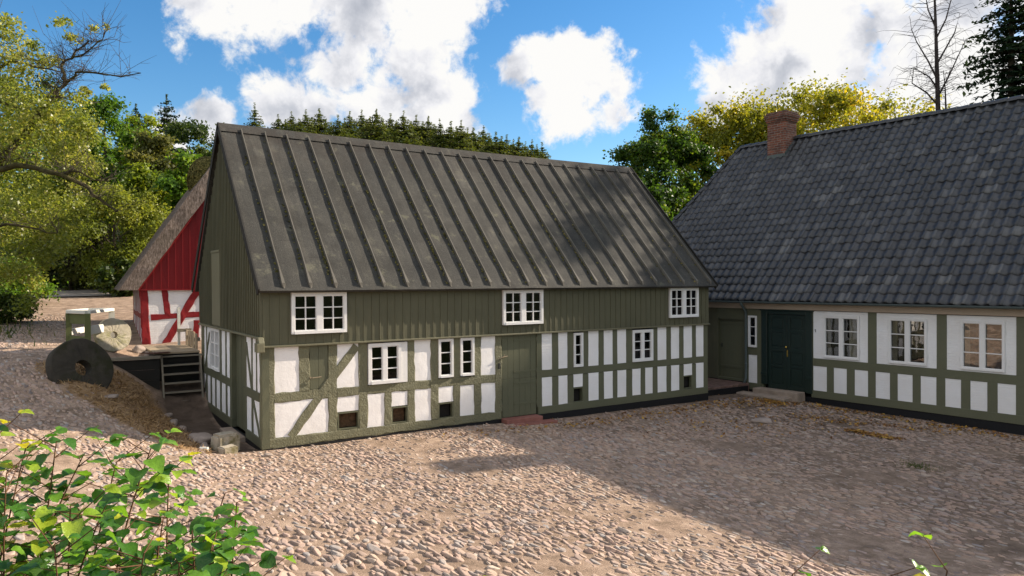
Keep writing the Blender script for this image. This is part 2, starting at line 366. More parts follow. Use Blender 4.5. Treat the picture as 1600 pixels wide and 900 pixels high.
SIDE = lambda u, wv, z: (-wv, u, z)       # wall facing -x
class MB:
    def __init__(s, fr=None): s.v = []; s.f = []; s.fr = fr or (lambda a, b, c: (a, b, c))
    def quadbox(s, c8):
        n = len(s.v); s.v += [tuple(c) for c in c8]
        s.f += [tuple(n+i for i in q) for q in ((0,3,2,1),(4,5,6,7),(0,1,5,4),(1,2,6,5),(2,3,7,6),(3,0,4,7))]
    def box(s, u0, u1, w0, w1, z0, z1, j=0.):
        r = lambda: random.uniform(-j, j) if j else 0.
        s.quadbox([s.fr(u+r(), q+r(), z+r()) for (u, q, z) in ((u0,w0,z0),(u1,w0,z0),(u1,w1,z0),(u0,w1,z0),(u0,w0,z1),(u1,w0,z1),(u1,w1,z1),(u0,w1,z1))]); return s
    def beam(s, p0, p1, width, w0, w1, j=.008, step=.22, ch=.012):
        """hewn beam from p0=(u,z) to p1, chamfered front edges, wobbling outline"""
        p0 = np.array(p0, float); p1 = np.array(p1, float); L = np.linalg.norm(p1-p0); d = (p1-p0)/L; n = np.array([-d[1], d[0]])
        k = max(2, int(L/step)+1); h = width/2; base = len(s.v)
        for i in range(k+1):
            c = p0+d*L*i/k; r = lambda: random.uniform(-j, j)
            for (a, q) in ((-h, w0), (-h, w1-ch*.5), (-h+ch, w1), (h-ch, w1), (h, w1-ch*.5), (h, w0)):
                e = c+n*(a+r()); s.v.append(s.fr(e[0], q+(r()*.35 if q > w0 else 0), e[1]))
        for i in range(k):
            for m in range(5):
                a = base+i*6+m; s.f.append((a, a+1, a+7, a+6))
        s.f.append(tuple(base+m for m in range(6))[::-1]); s.f.append(tuple(base+k*6+m for m in range(6)))
        return s
    def poly(s, pts, w0, w1):
        """extruded polygon in the wall plane"""
        n = len(s.v); k = len(pts)
        s.v += [s.fr(u, w1, z) for u, z in pts]+[s.fr(u, w0, z) for u, z in pts]
        s.f.append(tuple(range(n, n+k))); s.f.append(tuple(range(n+2*k-1, n+k-1, -1)))
        for i in range(k): s.f.append((n+i, n+k+i, n+k+(i+1) % k, n+(i+1) % k))
        return s
    def tube(s, pts, rad, sides=8, cap=True):
        pts = [np.array(p, float) for p in pts]; rad = rad if hasattr(rad, '__len__') else [rad]*len(pts)
        base = len(s.v); ref = None
        for i, p in enumerate(pts):
            d = pts[min(i+1, len(pts)-1)]-pts[max(i-1, 0)]; d /= np.linalg.norm(d)+1e-9
            if ref is None or abs(ref@d) > .95: ref = np.array([0, 0, 1.]) if abs(d[2]) < .9 else np.array([1., 0, 0])
            a = np.cross(d, ref); a /= np.linalg.norm(a); b = np.cross(d, a); ref = -np.cross(d, a) if False else ref
            for k in range(sides):
                t = 2*math.pi*k/sides; s.v.append(s.fr(*(p+(a*math.cos(t)+b*math.sin(t))*rad[i])))
        for i in range(len(pts)-1):
            for k in range(sides):
                a = base+i*sides+k; b = base+i*sides+(k+1) % sides
                s.f.append((a, b, b+sides, a+sides))
        if cap:
            s.f.append(tuple(base+k for k in range(sides))[::-1]); s.f.append(tuple(base+(len(pts)-1)*sides+k for k in range(sides)))
        return s
    def build(s, name, mat, parent=None, smooth=False, bevel=0., tint=None, recalc=True):
        me = bpy.data.meshes.new(name); me.from_pydata(s.v, [], s.f); me.update()
        if recalc:
            import bmesh
            bm = bmesh.new(); bm.from_mesh(me); bmesh.ops.recalc_face_normals(bm, faces=bm.faces); bm.to_mesh(me); bm.free()
        if smooth: me.polygons.foreach_set('use_smooth', np.ones(len(me.polygons), bool))
        if tint is not None:
            a = me.attributes.new('tint', 'FLOAT', 'FACE'); a.data.foreach_set('value', np.asarray(tint, np.float32))
        me.materials.append(mat)
        o = bpy.data.objects.new(name, me); link(o, parent)
        if bevel:
            b = o.modifiers.new('bevel', 'BEVEL'); b.width = bevel; b.segments = 2; b.limit_method = 'ANGLE'
        return o

# ------------------------------------------------------------------ terrain
CP = np.array([
 (0,-.3,-.05),(3,-.3,-.09),(5.9,-.56,-.14),(8,-.5,-.24),(11,-.4,-.27),(14,-.4,-.30),(16,-.3,-.36),(15.5,1.5,-.3),
 (17,-1.85,-.46),(18,-7.5,-.55),(18.4,-12,-.62),(17.2,1,-.36),(18.6,-16,-.6),
 (6,-5,-.26),(10,-5,-.38),(14,-5,-.45),(3,-5,-.12),(1,-8.5,-.10),(7,-11.8,-.42),(12,-10,-.5),(13,-15,-.5),(1,-3,-.04),(-.8,-2.5,.04),(-1.5,-5,.1),
 (-1.1,-.5,.05),(-2.2,-.6,.25),(-3.9,1.4,.86),(-4.8,2.5,1.1),(-3.36,4.0,1.50),(-4.4,-6.2,.35),(-4.6,-2.8,.62),(-3,-4,.3),(-3,-1,.42),(-7,-2,.95),(-8,-7,.9),
 (-.4,.5,-.12),(-.6,3,-.12),(-.6,5.6,-.12),(-1.2,5.6,-.05),(-1.15,3.6,.0),(-1.1,1.5,.05),
 (-2.9,5.4,1.38),(-2.2,5.2,.85),(-2.4,3.2,.72),(-1.9,1.2,.32),(-1.7,3.2,.25),(-2.0,6.2,.95),(-2.9,6.5,1.58),(-1.2,6.4,.3),
 (-2.5,8,1.66),(-4,8,1.70),(-1.5,10.5,1.58),(-.6,9.2,1.50),(-6,8,1.85),(-7,5,1.66),(-9,10,2.1),(-2,15,1.95),(-6.1,18.4,2.25),(-14,18,2.8),(-4,24,2.7),(-2.9,32.9,3.2),(-12,32,3.4),(4,30,3.2),(-4,40,3.8),
 (7,4,0),(13,6,0),(.5,7.8,1.2),(5,10,1.5),(5,14,1.8),(14,14,1.2),(25,5,.2),(25,-8,-.3),
 (-4,-16.4,2.0),(-4,-14,1.3),(-2,-11.8,.2),(2,-14,.5),(5,-17.5,1.0),(0,-18,2.0),(-8,-12,1.5),(-10,-17,2.3),(10,-19,.8),
 (-20,60,9),(10,60,8),(40,60,5),(70,40,3),(60,0,1),(60,-40,1),(0,-70,4),(-60,-40,4),(-60,10,6),(-50,50,11),(-30,100,18),(30,110,15),(100,80,6),(110,-20,2),(20,45,4.5),(0,50,5.5)], float)
def _tps(r2): return np.where(r2 > 1e-12, .5*r2*np.log(np.maximum(r2, 1e-12)), 0.)
_P = CP[:, :2]/20.; _n = len(_P)
_K = _tps(((_P[:, None]-_P[None])**2).sum(-1))+np.eye(_n)*2e-4
_A = np.zeros((_n+3, _n+3)); _A[:_n, :_n] = _K; _A[:_n, _n] = 1; _A[:_n, _n+1:] = _P; _A[_n, :_n] = 1; _A[_n+1:, :_n] = _P.T
_W = np.linalg.solve(_A, np.concatenate([CP[:, 2], np.zeros(3)]))
def height(x, y):
    x = np.asarray(x, float); y = np.asarray(y, float); sh = x.shape
    r = np.hypot(x, y); s = np.where(r > 115, 115/np.maximum(r, 1e-6), 1.)
    q = np.stack([x.ravel()*s.ravel(), y.ravel()*s.ravel()], 1)/20.
    out = np.empty(len(q))
    for i in range(0, len(q), 20000):
        b = q[i:i+20000]
        out[i:i+20000] = _tps(((b[:, None]-_P[None])**2).sum(-1))@_W[:_n]+_W[_n]+b@_W[_n+1:]
    return out.reshape(sh)
def gz(x, y): return float(height(np.array([x]), np.array([y]))[0])
def value_noise(x, y, s, seed=0):
    g = np.random.default_rng(seed).random((128, 128)); x = x/s+37.3; y = y/s+11.7
    xi = np.floor(x).astype(int); yi = np.floor(y).astype(int); fx = x-xi; fy = y-yi; fx = fx*fx*(3-2*fx); fy = fy*fy*(3-2*fy)
    G = lambda a, b: g[a % 128, b % 128]
    return (G(xi, yi)*(1-fx)+G(xi+1, yi)*fx)*(1-fy)+(G(xi, yi+1)*(1-fx)+G(xi+1, yi+1)*fx)*fy
def fbm(x, y, s, seed=0):
    return sum(value_noise(x, y, s/2**i, seed+i)*.5**i for i in range(4))/1.875
def smooth(x, a, b):
    t = np.clip((x-a)/(b-a), 0, 1); return t*t*(3-2*t)
def in_poly(x, y, poly):
    inside = np.zeros(x.shape, bool); n = len(poly)
    for i in range(n):
        (x0, y0), (x1, y1) = poly[i], poly[(i+1) % n]
        c = ((y0 > y) != (y1 > y)) & (x < (x1-x0)*(y-y0)/(y1-y0+1e-12)+x0); inside ^= c
    return inside
DITCH = [(-1.25, -.15), (0, -.2), (0, 7), (-1.5, 7), (-1.35, 4), (-1.2, 1.5)]
STRAW = [(-1.0, -.45), (-1.25, 1.5), (-1.4, 4), (-1.6, 6.6), (-3.2, 6.4), (-4.1, 4.2), (-3.7, 3.2), (-2.6, 1.6), (-2.1, .0)]
def terrain_masks(x, y):
    n = fbm(x, y, 1.6, 3)
    jx = x+(n-.5)*1.0; jy = y+(fbm(x, y, 1.3, 9)-.5)*1.0
    straw = in_poly(jx, jy, STRAW).astype(float); damp_shade = in_poly(jx*.9+x*.1, y, DITCH).astype(float)
    # trodden earth in the corner, plus shade painted over the yard's right side
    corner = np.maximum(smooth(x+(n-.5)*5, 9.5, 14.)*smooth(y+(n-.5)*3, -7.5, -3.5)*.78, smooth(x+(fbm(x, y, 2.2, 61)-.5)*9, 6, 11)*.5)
    damp_shade = np.maximum(damp_shade, np.where((x > 3) & (x < 19) & (y < 1), corner, 0))
    r = np.hypot(x-4, y-2)
    grass = smooth(y+(n-.5)*7-.25*np.abs(x+3), 30, 36)*1.
    grass = np.maximum(grass, smooth(-x+(n-.5)*4-.0*y, 9, 11)*smooth(y, 9, 13))
    grass = np.maximum(grass, smooth(-y+(n-.5)*3, 12.2, 14.2))
    grass = np.maximum(grass, smooth(-x+(n-.5)*3, 13, 16))
    grass = np.maximum(grass, smooth(x, 24, 28)); grass = np.maximum(grass, smooth(y+(n-.5)*4, 16, 20)*smooth(x, 2, 5))
    road = (y > 26) & (y < 36) & (x > -30) & (x < 4)
    return straw, damp_shade, grass
def axis(a, b, st, far):
    c = list(np.arange(a, b+1e-6, st)); s = st; lo, hi = a, b
    L, H = [], []
    while hi < far: s *= 1.22; hi += s; H.append(hi); lo -= s; L.append(lo)
    return np.array(L[::-1]+c+H)
gx = axis(-16, 20, .24, 900); gy = axis(-18, 20, .24, 900)
X, Y = np.meshgrid(gx, gy, indexing='ij'); Z = height(X, Y)
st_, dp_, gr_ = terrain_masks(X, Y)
near = (X > -17) & (X < 21) & (Y > -19) & (Y < 21)
Z = Z+np.where(near, (fbm(X, Y, .9, 21)-.5)*.035+.004+st_*(fbm(X, Y, .45, 4)-.5)*.10, 0)
nx, ny = X.shape; I = np.arange(nx*ny).reshape(nx, ny)
Fq = np.stack([I[:-1, :-1], I[1:, :-1], I[1:, 1:], I[:-1, 1:]], -1).reshape(-1, 4)
g = fast_mesh('ground', np.stack([X, Y, Z], -1).reshape(-1, 3), Fq, M_GROUND, smooth=True, extra=dict(straw=st_.ravel(), damp_shade=dp_.ravel(), grass=gr_.ravel()))
tag(g, 'sandy earth yard rising to grassy wooded slopes', 'ground', kind='structure')

# road crossing behind the yard at the far left
pts = [(-34, 33.5), (-20, 32), (-10, 30.8), (-3, 30.2), (4, 30.5), (14, 33)]
us = np.linspace(0, 1, 60); px_ = np.interp(us, np.linspace(0, 1, 6), [p[0] for p in pts]); py_ = np.interp(us, np.linspace(0, 1, 6), [p[1] for p in pts])
V = []
for a, b in zip(px_, py_):
    for k in np.linspace(-2.6, 2.6, 9): V.append((a, b+k, gz(a, b+k)+.06))
I = np.arange(60*9).reshape(60, 9)
tag(fast_mesh('road', V, np.stack([I[:-1, :-1], I[1:, :-1], I[1:, 1:], I[:-1, 1:]], -1).reshape(-1, 4), M_ROAD, smooth=True), 'pale worn asphalt road passing under the trees', 'road', kind='structure')

# cobblestones: each stone a low lump of its own shape, all in one paved sheet
def cobbles():
    cs = []
    xs = np.arange(-15, 19, .096)
    for i, x in enumerate(xs):
        ys = np.arange(-14.5, 20, .152)+RNG.uniform(0, .2)
        cs.append(np.stack([np.full(len(ys), x), ys], 1))
    P = np.concatenate(cs); P += RNG.normal(0, 1, P.shape)*np.array([.018, .035])
    P[:, 0] += (fbm(P[:, 0], P[:, 1], 3., 5)-.5)*.7
    x, y = P.T
    v = np.stack([x, y, height(x, y)], 1)-CAM
    d = v@FW; sx = 800+F_PX*(v@RT)/d; sy = 450-F_PX*(v@UP)/d
    keep = (d > 2) & (d < 33) & (sx > -120) & (sx < 1750) & (sy < 1010)
    keep &= ~((x > -.05) & (y > -.12) & (y < 8) & (x < 16.9))
    a2 = .0715; s = (x-17.24)*math.cos(a2)+y*math.sin(a2); keep &= s < -.12
    keep &= ~in_poly(x, y, DITCH); keep &= ~((x > -2.6) & (y > 5.8)) ; keep &= ~((y > 12) & (x > -3.0))
    straw, damp_shade, grass = terrain_masks(x, y)
    keep &= (straw < .5) | (RNG.random(len(x)) < .04); keep &= grass < .35
    worn = fbm(x, y, 1.7, 40); keep &= RNG.random(len(x)) > smooth(worn, .56, .72)*.55
    keep &= RNG.random(len(x)) > smooth(damp_shade, .3, .8)*.25
    P = P[keep]; x, y = P.T; N = len(P)
    big = smooth(-y-.35*x, 5.2, 8.5)*smooth(3-x, 0, 3)         # larger boulders in the near left
    slab = RNG.random(N) < .02; drop = RNG.random(N) < big*.42; big = np.where(slab, 1.1, big); P = P[~drop]; big = big[~drop]; x, y = P.T; N = len(P)
    worn = fbm(x, y, 1.7, 40)
    K = 7; ang = np.linspace(0, 2*np.pi, K, endpoint=False)
    sc = RNG.uniform(.78, 1.16, N)*(1+big*RNG.uniform(.0, .6, N))
    a = sc*.039*RNG.uniform(.65, 1.28, N); b = sc*.068*RNG.uniform(.7, 1.45, N)
    prof = 1+RNG.normal(0, .17, (N, K))
    rot = RNG.normal(0.02, .22, N)
    cx_, sx_ = np.cos(ang), np.sin(ang)
    sq = (np.abs(cx_)**4+np.abs(sx_)**4)**(-1/4)
    ex = a[:, None]*cx_*sq*prof; ey = b[:, None]*sx_*sq*prof
    rx = ex*np.cos(rot)[:, None]-ey*np.sin(rot)[:, None]; ry = ex*np.sin(rot)[:, None]+ey*np.cos(rot)[:, None]
    h = (.005+.019*RNG.random(N)**1.3)*(1+big*.6)-smooth(worn, .46, .68)*.010
    tx = RNG.normal(-.27, .19, N); ty = RNG.normal(.02, .10, N)
    zc = height(x, y)
    rings = []
    for (rs, hz) in ((1.03, -.06), (1.0, .62), (.90, .97), (.5, 1.0)):
        X_ = x[:, None]+rx*rs; Y_ = y[:, None]+ry*rs
        zz = zc[:, None]+np.where(hz < 0, hz, h[:, None]*hz)+(tx[:, None]*rx+ty[:, None]*ry)*rs
        zz = zz+ (RNG.normal(0, .0025, zz.shape) if hz > 0 else 0)
        rings.append(np.stack([X_, Y_, zz], -1))
    V = np.stack(rings, 1)  # N,4,K,3
    base = (np.arange(N)*4*K)[:, None]
    k = np.arange(K); k2 = (k+1) % K; Q = []
    for r in range(3):
        Q.append(np.stack([base+r*K+k, base+r*K+k2, base+(r+1)*K+k2, base+(r+1)*K+k], -1).reshape(-1, 4))
    top = base+3*K+k[None]
    t = RNG.random(N)**1.0
    tint = np.concatenate([np.repeat(t, K)]*3+[t])
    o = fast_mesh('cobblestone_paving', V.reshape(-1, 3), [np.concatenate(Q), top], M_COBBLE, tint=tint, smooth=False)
    tag(o, 'uneven fieldstone cobbles paving the courtyard', 'paving', kind='structure'); print('cobbles', N)
cobbles()

def scatter_flat(name, P, size, mat, label, cat, tilt=.4, aspect=1.6, lift=.02, kind='stuff', bend=.25):
    """small leaves or straws lying on the ground: folded rhombs"""
    N = len(P); V, tint = leaf_quads(P+np.array([0, 0, lift]), size, RNG.normal(0, tilt, (N, 3))+np.array([0, 0, 1.]), aspect, bend)
    o = fast_mesh(name, V, np.arange(N*4).reshape(N, 4), mat, tint=tint); return tag(o, label, cat, kind=kind)
def leaf_quads(P, size, nrm, aspect=1.7, bend=.3, tint=None, updir=None):
    N = len(P); nrm = nrm/np.linalg.norm(nrm, axis=1, keepdims=True)
    r = RNG.normal(0, 1, (N, 3)) if updir is None else updir
    a = np.cross(nrm, r); a /= np.linalg.norm(a, axis=1, keepdims=True)+1e-9; b = np.cross(nrm, a)
    s = (size*RNG.uniform(.65, 1.35, N))[:, None] if np.ndim(size) == 0 else np.asarray(size)[:, None]
    V = np.stack([P-b*s*.5, P+a*s*.5/aspect+nrm*s*bend*.3, P+b*s*.5, P-a*s*.5/aspect+nrm*s*bend*.3], 1)
    if tint is None: tint = RNG.random(N)
    return V.reshape(-1, 3), tint
def on_ground(x, y): return np.stack([x, y, height(x, y)], 1)

# straw litter on the bank beside the ditch
N = 9000
x = RNG.uniform(-4.6, -.9, N); y = RNG.uniform(-.9, 6.8, N); s_, d_, g_ = terrain_masks(x, y); k = (s_ > .5); x, y = x[k], y[k]
scatter_flat('straw_litter', on_ground(x, y), .17, L_STRAW, 'dry brown straw spread over the bank by the ditch', 'straw', .9, 9., .035)
# fallen leaves along the wall feet and in the trodden corner
xs, ys = [], []
for n_, (x0, y0, x1, y1, sp) in ((320, (7.5, -1., 14, -.7, .28)), (500, (14, -.9, 17, -1.2, .45)), (520, (16.8, -1.9, 17.4, -9, .22)), (320, (14.5, -3.0, 16.4, -6.2, .28)), (420, (9, -2.2, 15.5, -4, .9)), (90, (4, -1, 8, -1.2, .3)), (150, (14.3, .7, 16.6, 1.8, .3)), (420, (14.10, -4.95, 14.21, -6.20, .12)), (260, (15.94, -0.86, 16.24, -1.26, .22))):
    u = RNG.random(n_); xs.append(x0+(x1-x0)*u+RNG.normal(0, sp, n_)); ys.append(y0+(y1-y0)*u+RNG.normal(0, sp, n_))
x = np.concatenate(xs); y = np.concatenate(ys); k = ~((y > -.08) & (x < 14.2)) & ((x-17.24)+y*.0715 < -.05)
scatter_flat('fallen_leaves', on_ground(x[k], y[k]), .085, L_FALLEN, 'brown and yellow leaves blown against the house walls', 'leaves', .35, 1.5, .035)
# grass: tuft in the yard, weeds in the corner, verge at far left, bank round the camera
def grass_patch(x, y, h):
    N = len(x); P = on_ground(x, y); ang = RNG.uniform(0, 2*np.pi, N); hh = h*RNG.uniform(.5, 1.3, N)
    wv = np.stack([np.cos(ang), np.sin(ang), np.zeros(N)], 1)*(.09*hh)[:, None]
    lean = np.stack([RNG.normal(0, .35, N), RNG.normal(0, .35, N), np.ones(N)], 1)*hh[:, None]
    V = np.stack([P-wv, P+wv, P+lean*.6+wv*.6, P+lean], 1); return V.reshape(-1, 3), RNG.random(N)
Vs, ts = [], []
def addg(cx, cy, rx, ry, n, h):
    V, t = grass_patch(cx+RNG.normal(0, rx, n), cy+RNG.normal(0, ry, n), h); Vs.append(V); ts.append(t)
addg(11.90, -7.98, .16, .20, 420, .06); addg(12.05, -6.16, .5, .6, 500, .025); addg(16.52, -0.79, .2, .25, 160, .09); addg(16.9, -4.5, .12, 2.0, 500, .05); addg(12.2, -3.4, .9, .6, 500, .022)
addg(-7.9, 14.2, 1.4, 1.6, 3500, .22); addg(-10, 13, 1.8, 3, 2500, .25)
V = np.concatenate(Vs); N = len(V)//4
tag(fast_mesh('grass', V, np.arange(N*4).reshape(N, 4), L_GRASS, tint=np.concatenate(ts)), 'short green grass growing in small patches of the yard', 'grass', kind='stuff')

# ------------------------------------------------------------------ windows
def window(par, fr, u0, u1, z0, z1, w0, sashes=2, cols=2, rows=3, fw=.06, mw=.02, mull=.10, glass=None, wmat=None, label=None, recess=.03, sill=True):
    """white casement: frame with glazing bars as one part, pane as its sub-part"""
    glass = glass or M_GLASS_DARK
    m = MB(fr); d0, d1 = w0-.05, w0+.025
    m.box(u0, u0+fw, d0, d1, z0, z1); m.box(u1-fw, u1, d0, d1, z0, z1)
    m.box(u0+fw, u1-fw, d0, d1, z1-fw, z1); m.box(u0+fw, u1-fw, d0, d1+(.015 if sill else 0), z0, z0+fw)
    iw = (u1-u0-2*fw-(sashes-1)*mull)/sashes
    for s in range(sashes):
        a = u0+fw+s*(iw+mull)
        if s: m.box(a-mull, a, d0, d1-.003, z0+fw, z1-fw)
        sf = .022  # sash frame
        for (p, q, r_, t_) in ((a, a+sf, z0+fw, z1-fw), (a+iw-sf, a+iw, z0+fw, z1-fw), (a+sf, a+iw-sf, z1-fw-sf, z1-fw), (a+sf, a+iw-sf, z0+fw, z0+fw+sf)):
            m.box(p, q, d0+.01, d1-.014, r_, t_)
        ia, ib, ja, jb = a+sf, a+iw-sf, z0+fw+sf, z1-fw-sf
        for c in range(1, cols):
            x = ia+(ib-ia)*c/cols; m.box(x-mw/2, x+mw/2, d0+.012, d1-.018, ja, jb)
        for r_ in range(1, rows):
            z = ja+(jb-ja)*r_/rows; m.box(ia, ib, d0+.014, d1-.021, z-mw/2, z+mw/2)
    f = m.build('window', wmat or M_WHITE_WOOD, par)
    if label: f['label'] = label
    p = MB(fr).box(u0+fw*.5, u1-fw*.5, w0-.048, w0-.040, z0+fw*.5, z1-fw*.5).build('pane', glass, f)
    return f

# ------------------------------------------------------------------ the mill (long half-timbered house)
mill = thing('timber_mill_house', (0, 0, 0), 'long green and white half-timbered mill with a dark battened roof', 'house')
LEN, WID, ZB, ZE, ZR, YR = 14.16, 7.11, 2.20, 3.44, 7.80, 3.81
rough = lambda u: .016 if u < 6.3 else .004
def beam(fr, p0, p1, wd, name, w1=.018, mat=None, j=None, w0=-.14):
    w1 = w1*.45+.003
    jj = rough(p0[0]) if j is None else j
    return MB(fr).beam(p0, p1, wd, w0, w1, jj, .2, .014 if jj > .01 else .008).build(name, mat or (M_BEAM if jj > .01 else M_BEAM_S), mill)
def vpost(fr, a, b, z0, z1, **k): return beam(fr, ((a+b)/2, z0), ((a+b)/2, z1), b-a, 'post', **k)
def hrail(fr, a, b, z0, z1, name='rail', **k): return beam(fr, (a, (z0+z1)/2), (b, (z0+z1)/2), z1-z0, name, **k)
Z0, ZM0, ZM1 = .155, .945, 1.16
# front: sills and rails
hrail(FRONT, -.03, 6.20, -.05, Z0, 'sill_beam', w1=.035); hrail(FRONT, 7.40, LEN, -.055, Z0, 'sill_beam', w1=.03)
for a, b in ((.26, 1.48), (1.70, 2.22), (2.44, 4.12), (4.32, 6.0)): hrail(FRONT, a, b, ZM0, ZM1, w1=.016)
hrail(FRONT, 7.53, 13.97, ZM0+.01, ZM1, w1=.012)
for a, b in ((-.03, .26), (1.48, 1.69), (2.22, 2.44), (4.115, 4.325), (6.01, 6.22), (7.36, 7.53), (13.97, 14.16)): vpost(FRONT, a, b, Z0, ZB, w1=.02)
for a, b in ((.80, 1.05), (3.475, 3.675), (4.75, 4.955), (5.365, 5.58)): vpost(FRONT, a, b, ZM1, ZB)
for a, b in ((2.865, 3.055), (3.475, 3.675), (4.745, 4.95), (5.37, 5.58)): vpost(FRONT, a, b, Z0, ZM0)
right_posts = [(7.88, 8.10), (8.42, 8.635), (8.97, 9.18), (9.56, 9.76), (10.10, 10.28), (10.63, 10.87), (11.71, 11.92), (12.30, 12.50), (12.86, 13.06), (13.44, 13.62)]
for a, b in right_posts: vpost(FRONT, a, b, ZM1, ZB, w1=.014); vpost(FRONT, a, b, Z0, ZM0, w1=.014)
vpost(FRONT, 11.21, 11.40, Z0, ZM0, w1=.014)
beam(FRONT, (.60, .15), (2.16, 2.12), .185, 'brace', w1=.03)
# white infill
def infill(a, b, z0, z1, fr=FRONT, mat=None, w1=.0, sub=5):
    n = max(2, int((b-a)/.12)); k = max(2, int((z1-z0)/.12)); V = []; F = []
    for i in range(n+1):
        for j in range(k+1):
            e = 0 if i in (0, n) or j in (0, k) else 1
            V.append(fr(a+(b-a)*i/n, w1-.004+e*random.uniform(0, .008), z0+(z1-z0)*j/k))
    for i in range(n):
        for j in range(k): q = i*(k+1)+j; F.append((q, q+1, q+k+2, q+k+1))
    m = MB(); m.v = V; m.f = F
    o = m.build('infill_panel', mat or M_LIME, mill, smooth=True, recalc=False)
    if fr is FRONT:
        me = o.data; me.flip_normals()
    return o
E_ = .01
for a, b in ((.26, .80), (1.68, 2.23), (3.67, 4.12), (5.575, 6.02)): infill(a-E_, b+E_, ZM1-E_, ZB)
for a, b, z in ((.26, 1.49, Z0), (1.69, 2.23, .60), (2.43, 2.87, Z0), (3.05, 3.48, .60), (3.67, 4.12, Z0), (4.32, 4.75, .57), (4.945, 5.375, Z0), (5.575, 6.02, Z0)): infill(a-E_, b+E_, z-E_, ZM0+E_)
allp = [(7.36, 7.53)]+right_posts+[(13.97, 14.16)]
for (a0, a), (b, b0) in zip(allp[:-1], allp[1:]):
    if abs(a-8.635) > .01 and abs(a-10.87) > .01: infill(a-E_, b+E_, ZM1-E_, ZB, mat=M_LIMEBRICK, w1=.004)
    if abs(a-10.87) < .01:
        infill(10.86, 11.22, Z0, ZM0+.02, mat=M_LIMEBRICK, w1=.004); infill(11.39, 11.72, Z0, ZM0+.02, mat=M_LIMEBRICK, w1=.004)
    else:
        z = .60 if abs(a-8.635) < .01 or abs(a-13.06) < .01 else Z0
        infill(a-E_, b+E_, z-E_, ZM0+.02, mat=M_LIMEBRICK, w1=.004)
# cellar openings
def opening(u0, u1, z0, z1, floor, fr=FRONT):
    m = MB(fr)
    m.box(u0, u1, -.30, -.28, z0, z1)
    o = MB(fr); o.box(u0-.015, u0+.02, -.10, .006, z0, z1); o.box(u1-.02, u1+.015, -.10, .006, z0, z1); o.box(u0+.02, u1-.02, -.10, .008, z1-.035, z1); o.box(u0+.02, u1-.02, -.10, .004, z0, z0+.025)
    f = o.build('vent_opening', M_BEAM_S, mill)
    MB(fr).box(u0+.02, u1-.02, -.16, -.15, z0+.025, z1-.03).build('opening_back', floor, f)  # flat back; the near-black ones stand for the unlit interior
for u0, u1, z0, z1, mt in ((1.71, 2.21, .17, .58, M_STRAWBACK), (3.06, 3.47, .17, .575, M_STRAWBACK), (4.335, 4.74, .14, .55, M_DARK), (8.62, 8.98, .15, .58, M_DARK), (13.04, 13.43, .17, .59, M_DARK)):
    opening(u0, u1, z0, z1, mt)
# windows
WL = 'wide white window of two six-pane casements'
for u0, u1 in ((.61, 1.89), (6.2, 7.5), (12.34, 13.61)):
    fw_ = window(mill, FRONT, u0, u1, 2.46, 3.39, .118, 2, 2, 3, .065, .024, .13)
    MB(FRONT).box(u0+.02, u1-.02, .056, .064, 2.48, 3.37).build('backing', M_DARK, fw_)
window(mill, FRONT, 2.45, 3.30, 1.17, 2.15, .02, 2, 1, 3, .075, .024, .10)
MB(FRONT).box(3.30, 3.475, -.02, .015, 1.165, 2.15).build('infill_panel', M_WHITE_WOOD, mill)
for u0, u1 in ((4.325, 4.75), (4.955, 5.365)): window(mill, FRONT, u0, u1, 1.19, 2.17, .02, 1, 1, 3, .05, .022)
window(mill, FRONT, 8.635, 8.97, 1.17, 2.14, .02, 1, 1, 3, .05, .022); window(mill, FRONT, 10.87, 11.71, 1.17, 2.13, .02, 2, 1, 3, .07, .024, .09)
# hatch with its latch
h = MB(FRONT)
for a, b in ((1.055, 1.255), (1.26, 1.475)): h.box(a, b, -.08, -.005, ZM1+.01, ZB)
h = h.build('hatch', M_BEAM_S, mill, bevel=.004)
l = MB(FRONT); l.tube([(1.08, .0, 1.44), (1.10, .05, 1.44), (1.30, .07, 1.455)], .011, 6); l.box(1.05, 1.075, -.01, .02, 1.42, 1.46); l.build('latch', M_OLDWOOD2, h)
# stable door of two leaves
d = MB(FRONT)
def leaf(z0, z1):
    m = MB(FRONT); n = 6
    for i in range(n): a = 6.25+i*1.105/n; m.box(a+.002, a+1.105/n-.002, -.09, -.028+random.uniform(0, .004), z0, z1)
    return m.build('door', M_BEAM_S, mill, bevel=.003)
dl = leaf(-.03, .985); du = leaf(.99, 2.20)
for z, p in ((2.02, du), (1.17, du), (.86, dl), (.30, dl)):
    MB(FRONT).box(6.62, 7.36, -.03, -.012, z-.022, z+.022).tube([(7.36, -.01, z-.06), (7.36, -.01, z+.06)], .016, 6).build('hinge_strap', M_BEAM_S, p)
lt = MB(FRONT); lt.tube([(6.10, .03, 1.55), (6.22, .05, 1.60), (6.38, .05, 1.62)], .012, 6); lt.tube([(6.27, .0, 1.57), (6.27, .08, 1.66)], .01, 6); lt.build('latch', M_OLDWOOD2, du)
MB(FRONT).box(6.10, 6.17, .0, .04, 1.30, 1.45).build('lock_plate', M_IRON, du, bevel=.01)
